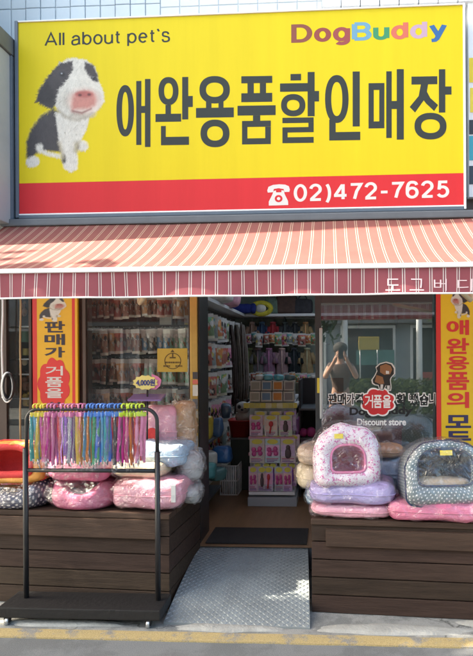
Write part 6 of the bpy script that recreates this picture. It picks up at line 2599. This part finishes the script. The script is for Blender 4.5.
def tree(name, label, loc, trunk_h, crown_c, crown_r, n, seed, size=0.13, bare=0.0):
    rl = random.Random(seed)
    t = thing(name, label, 'tree', loc)
    m = MB()
    L = Vector(loc)
    cc = L + Vector(crown_c)
    m.tube([L, L + Vector((0.03, 0.02, trunk_h * 0.5)), L + Vector((0.0, 0.0, trunk_h)), cc], [0.15, 0.12, 0.10, 0.03], 10)
    m.build('trunk', mat('bark', (0.09, 0.065, 0.045), 0.9, var=0.4, bump=0.6, bscale=30), t)
    m = MB()
    tips = []
    for k in range(16):
        d = Vector((rl.gauss(0, 1), rl.gauss(0, 1), rl.gauss(0.2, 0.8))).normalized()
        e = cc + Vector((d.x * crown_r[0], d.y * crown_r[1], d.z * crown_r[2])) * rl.uniform(0.55, 0.9)
        s_ = L + Vector((0, 0, trunk_h * rl.uniform(0.8, 1.0)))
        m.tube([s_, s_.lerp(e, 0.5) + Vector((0, 0, 0.12)), e], [0.05, 0.03, 0.01], 6)
        tips.append(e)
        for _ in range(2):
            tips.append(e + Vector((rl.gauss(0, 0.3), rl.gauss(0, 0.3), rl.gauss(0, 0.25))))
    m.build('limbs', mat('bark', (0.09, 0.065, 0.045), 0.9), t)
    m = MB()
    for k in range(n):
        b = rl.choice(tips)
        p = b + Vector((rl.gauss(0, 0.24), rl.gauss(0, 0.24), rl.gauss(0, 0.2)))
        a = Vector((rl.gauss(0, 1), rl.gauss(0, 1), rl.gauss(0, 1))).normalized()
        u = a.orthogonal().normalized()
        v = a.cross(u)
        s_ = size * rl.uniform(0.6, 1.3)
        g_ = rl.uniform(0.6, 1.5)
        m.col = (0.055 * g_, 0.095 * g_, 0.028 * g_)
        m.poly([p - u * s_, p - v * s_ * 0.45, p + u * s_, p + v * s_ * 0.45])
    m.build('crown', mat('leaves', (1, 1, 1), 0.6, attr='Col', translucent=0.25), t)
    return t


SHADE_TREE_AT, SHADE_TREE_Z = (-5.4, 2.55, 0.0), 4.0
tree('street_tree', 'leafy street tree across the road, reflected at the left of the door glass', (-0.75, -5.3, 0.14), 1.9, (0, 0, 3.0), (1.1, 1.0, 1.1), 5000, 3)
tree('street_tree', 'leafy street tree across the road, reflected at the right of the door glass', (3.6, -5.6, 0.14), 1.8, (0, 0, 2.8), (1.2, 1.0, 1.0), 4500, 5)
tree('street_tree', 'unseen tree left of the shop, added to throw dappled shade on the ground', SHADE_TREE_AT, 2.7, (0, 0, SHADE_TREE_Z), (1.0, 0.5, 0.85), 4200, 8, 0.15)  # added out of view only to block and dapple the sun
m = MB()
m.bbox(-6.1, -4.7, 1.9, 3.32, -0.02, 0.13, 0.02)
struct(m.build('shade_tree_kerb', m_conc))  # unseen kerb made up to carry the added shade tree
m = MB(); m.bbox(0.72, 1.75, -7.42, -7.40, 1.32, 1.72, 0.004)
m.build('board', mat('turquoise_board', (0.09, 0.25, 0.24), 0.5), bpy.data.objects['opposite_building'])
for lb, x, y, z, w, h, c in (('yellow shop notice board on the opposite pavement, reflected in the door glass', 1.05, -7.2, 1.9, 0.55, 0.35, (0.55, 0.42, 0.08)),
                          ('white standing board on the opposite pavement beside the tree, reflected', -0.35, -5.6, 0.75, 0.55, 0.9, (0.62, 0.62, 0.60)),
                          ('red standing board on the opposite pavement, reflected in the door glass', 2.5, -6.2, 0.75, 0.5, 0.8, (0.45, 0.08, 0.06))):
    b = thing('notice_board', lb, 'board', (x, y, 0.14))
    m = MB(); m.col = c
    m.bbox(x - w / 2, x + w / 2, y - 0.02, y + 0.02, z - h / 2, z + h / 2, 0.01)
    m.build('panel', m_paint, b)
    for s_ in (-1, 1):
        m = MB()
        m.tube([(x + s_ * w * 0.42, y - 0.035, 0.141), (x + s_ * w * 0.42, y - 0.035, z + h * 0.4)], 0.02, 8)
        m.build('leg', m_alu, b)
for lb, x in (('thin grey utility pole across the road, left of the reflected windows', 0.35), ('thin grey utility pole across the road, right of the reflected windows', 2.05)):
    b = thing('utility_pole', lb, 'pole', (x, -4.9, 0.14))
    m = MB()
    m.tube([(x, -4.9, 0.13), (x, -4.9, 3.0), (x, -4.9, 6.5)], [0.075, 0.065, 0.05], 12)
    m.build('shaft', m_white, b)
    m = MB()
    m.bbox(x - 0.45, x + 0.45, -4.94, -4.86, 5.6, 5.68, 0.01)
    m.build('crossarm', m_dgrey, b)
t = thing('hedge', 'low clipped yellow green hedge on the far pavement', 'hedge', (2.0, -5.0, 0.14))
m = MB()
rl = random.Random(4)
for k in range(7000):
    p = Vector((rl.uniform(0.4, 4.0), -5.0 + rl.uniform(-0.3, 0.3), 0.2 + rl.random() ** 0.6 * (0.75 + 0.1 * math.sin(k))))
    a = Vector((rl.gauss(0, 1), rl.gauss(0, 1), rl.gauss(0, 1))).normalized()
    u = a.orthogonal().normalized(); v = a.cross(u)
    g_ = rl.uniform(0.7, 1.5)
    m.col = (0.12 * g_, 0.15 * g_, 0.03 * g_)
    m.poly([p - u * 0.06, p - v * 0.03, p + u * 0.06, p + v * 0.03])
m.build('foliage', mat('leaves', (1, 1, 1), 0.6, attr='Col', translucent=0.25), t)


# ------------------------------------------------------------------ the person reflected in the glass, taking the picture
def skin_body(name, verts, edges, radii, m_, parent, loc, root=0, lev=2):
    me = bpy.data.meshes.new(name)
    me.from_pydata([Vector(v) for v in verts], edges, [])
    o = bpy.data.objects.new(name, me)
    COL.objects.link(o)
    md = o.modifiers.new('skin', 'SKIN')
    md.use_smooth_shade = True
    for i, r in enumerate(radii):
        d = me.skin_vertices[0].data[i]
        d.radius = (r, r) if not isinstance(r, tuple) else r
        d.use_root = i == root
    sb = o.modifiers.new('sub', 'SUBSURF')
    sb.levels = sb.render_levels = lev
    dg = bpy.context.evaluated_depsgraph_get()
    dg.update()
    m2 = bpy.data.meshes.new_from_object(o.evaluated_get(dg))
    m2.name = name
    bpy.data.objects.remove(o)
    bpy.data.meshes.remove(me)
    m2.materials.clear()
    m2.materials.append(m_)
    for p in m2.polygons:
        p.use_smooth = True
    m2.transform(Matrix.Translation(-Vector(loc)) @ Matrix.Translation(Vector(loc)))
    q = bpy.data.objects.new(name, m2)
    COL.objects.link(q)
    q.parent = parent
    return q


pl = Vector((0.17, -0.52, 0.0))
pe = thing('person', 'person in brown top and rust shorts reflected in the door glass, hands raised', 'person', pl)
m_skin = mat('skin', (0.38, 0.21, 0.145), 0.55, var=0.05)
V, E, Rd = [], [], []


def vtx(p, r, link=None):
    V.append(p); Rd.append(r)
    if link is not None:
        E.append((link, len(V) - 1))
    return len(V) - 1


pel = vtx((0, 0, 0.98), 0.135)
wai = vtx((0, 0, 1.12), 0.115, pel)
che = vtx((0, 0.0, 1.32), 0.135, wai)
nk0 = vtx((0, 0.01, 1.46), 0.075, che)
nk1 = vtx((0, 0.03, 1.53), 0.052, nk0)
hd0 = vtx((0, 0.055, 1.60), 0.075, nk1)
hd1 = vtx((0, 0.06, 1.68), 0.092, hd0)
hd2 = vtx((0, 0.055, 1.745), 0.07, hd1)
for s_ in (-1, 1):
    sh_ = vtx((s_ * 0.17, 0.0, 1.43), 0.058, che)
    el_ = vtx((s_ * 0.25, 0.17, 1.24), 0.043, sh_)
    wr2 = vtx((s_ * 0.10, 0.36, 1.50), 0.028, el_)
    hn = vtx((s_ * 0.085, 0.40, 1.555), 0.032, wr2)
    for k in range(4):
        f0 = vtx((s_ * (0.075 - 0.004 * k), 0.425 - 0.012 * k, 1.585 + 0.016 * (k - 1.5)), 0.0085, hn)
        f1 = vtx((s_ * (0.050 - 0.003 * k), 0.435 - 0.012 * k, 1.598 + 0.017 * (k - 1.5)), 0.0078, f0)
        vtx((s_ * (0.034 + 0.002 * k), 0.425 - 0.012 * k, 1.604 + 0.017 * (k - 1.5)), 0.0065, f1)
    th = vtx((s_ * 0.072, 0.385, 1.585), 0.0095, hn)
    vtx((s_ * 0.050, 0.388, 1.60), 0.0078, th)
    hp = vtx((s_ * 0.09, 0, 0.90), 0.095, pel)
    kn = vtx((s_ * 0.10, 0.015, 0.50), 0.058, hp)
    ca_ = vtx((s_ * 0.10, -0.01, 0.36), 0.056, kn)
    an = vtx((s_ * 0.10, -0.015, 0.09), 0.036, ca_)
    ft = vtx((s_ * 0.105, 0.06, 0.045), 0.034, an)
    vtx((s_ * 0.11, 0.15, 0.03), 0.026, ft)
skin_body('body', V, E, Rd, m_skin, pe, pl)
V, E, Rd = [], [], []
pel = vtx((0, 0, 0.97), 0.15)
wai = vtx((0, 0, 1.12), 0.130, pel)
che = vtx((0, 0.0, 1.32), 0.150, wai)
nk0 = vtx((0, 0.005, 1.42), 0.10, che)
for s_ in (-1, 1):
    sh_ = vtx((s_ * 0.165, 0.0, 1.42), 0.070, che)
    vtx((s_ * 0.205, 0.075, 1.345), 0.064, sh_)
skin_body('top', V, E, Rd, mat('brown_cotton', (0.075, 0.048, 0.038), 0.85, wrinkle=0.3), pe, pl)
V, E, Rd = [], [], []
pel = vtx((0, 0, 0.97), 0.147)
for s_ in (-1, 1):
    hp = vtx((s_ * 0.09, 0, 0.88), 0.108, pel)
    vtx((s_ * 0.105, 0.01, 0.60), 0.082, hp)
skin_body('shorts', V, E, Rd, mat('sand_cotton', (0.46, 0.20, 0.09), 0.85, wrinkle=0.3), pe, pl)
m = MB(); m.col = (0.02, 0.016, 0.014)
cushion(m, pl + Vector((0, 0.03, 1.705)), (0.225, 0.235, 0.20), 0, 1.0, 1.0, 3, 0.008, 28, 16)
cushion(m, pl + Vector((0, -0.035, 1.60)), (0.20, 0.13, 0.26), 0, 0.9, 0.9, 5, 0.01, 28, 16)
m.build('hair', m_cloth, pe)
m = MB()
m.col = (0.45, 0.25, 0.18)
cushion(m, pl + Vector((0, 0.158, 1.635)), (0.03, 0.04, 0.045), 0, 0.9, 0.9, 3, 0.0, 12, 8)
m.build('nose', m_paint, pe)
m = MB()
m.col = (0.35, 0.10, 0.09)
cushion(m, pl + Vector((0, 0.138, 1.598)), (0.05, 0.02, 0.014), 0, 0.9, 0.9, 3, 0.0, 12, 8)
m.build('mouth', m_paint, pe)
for s_ in (-1, 1):
    m = MB()
    m.col = (0.05, 0.03, 0.025)
    cushion(m, pl + Vector((s_ * 0.034, 0.143, 1.668)), (0.026, 0.018, 0.013), 0, 0.9, 0.9, 3, 0.0, 12, 8)
    m.build('eye', m_paint, pe)
    m = MB()
    m.col = (0.06, 0.05, 0.05)
    a = pl + Vector((s_ * 0.11, 0.07, 0.0))
    cushion(m, a + Vector((0, 0, 0.035)), (0.10, 0.27, 0.075), 0, 0.7, 0.7, 3, 0.0, 20, 10)
    m.build('shoe', m_paint, pe)
# the phone is held just below and behind the camera
m = MB()
m.bbox(pl.x - 0.036, pl.x + 0.036, pl.y + 0.425, pl.y + 0.434, 1.535, 1.675, 0.003)
tag(m.build('phone', m_black, loc=(pl.x, pl.y + 0.43, 1.53)), 'black phone held up by the person reflected in the door glass', 'phone')
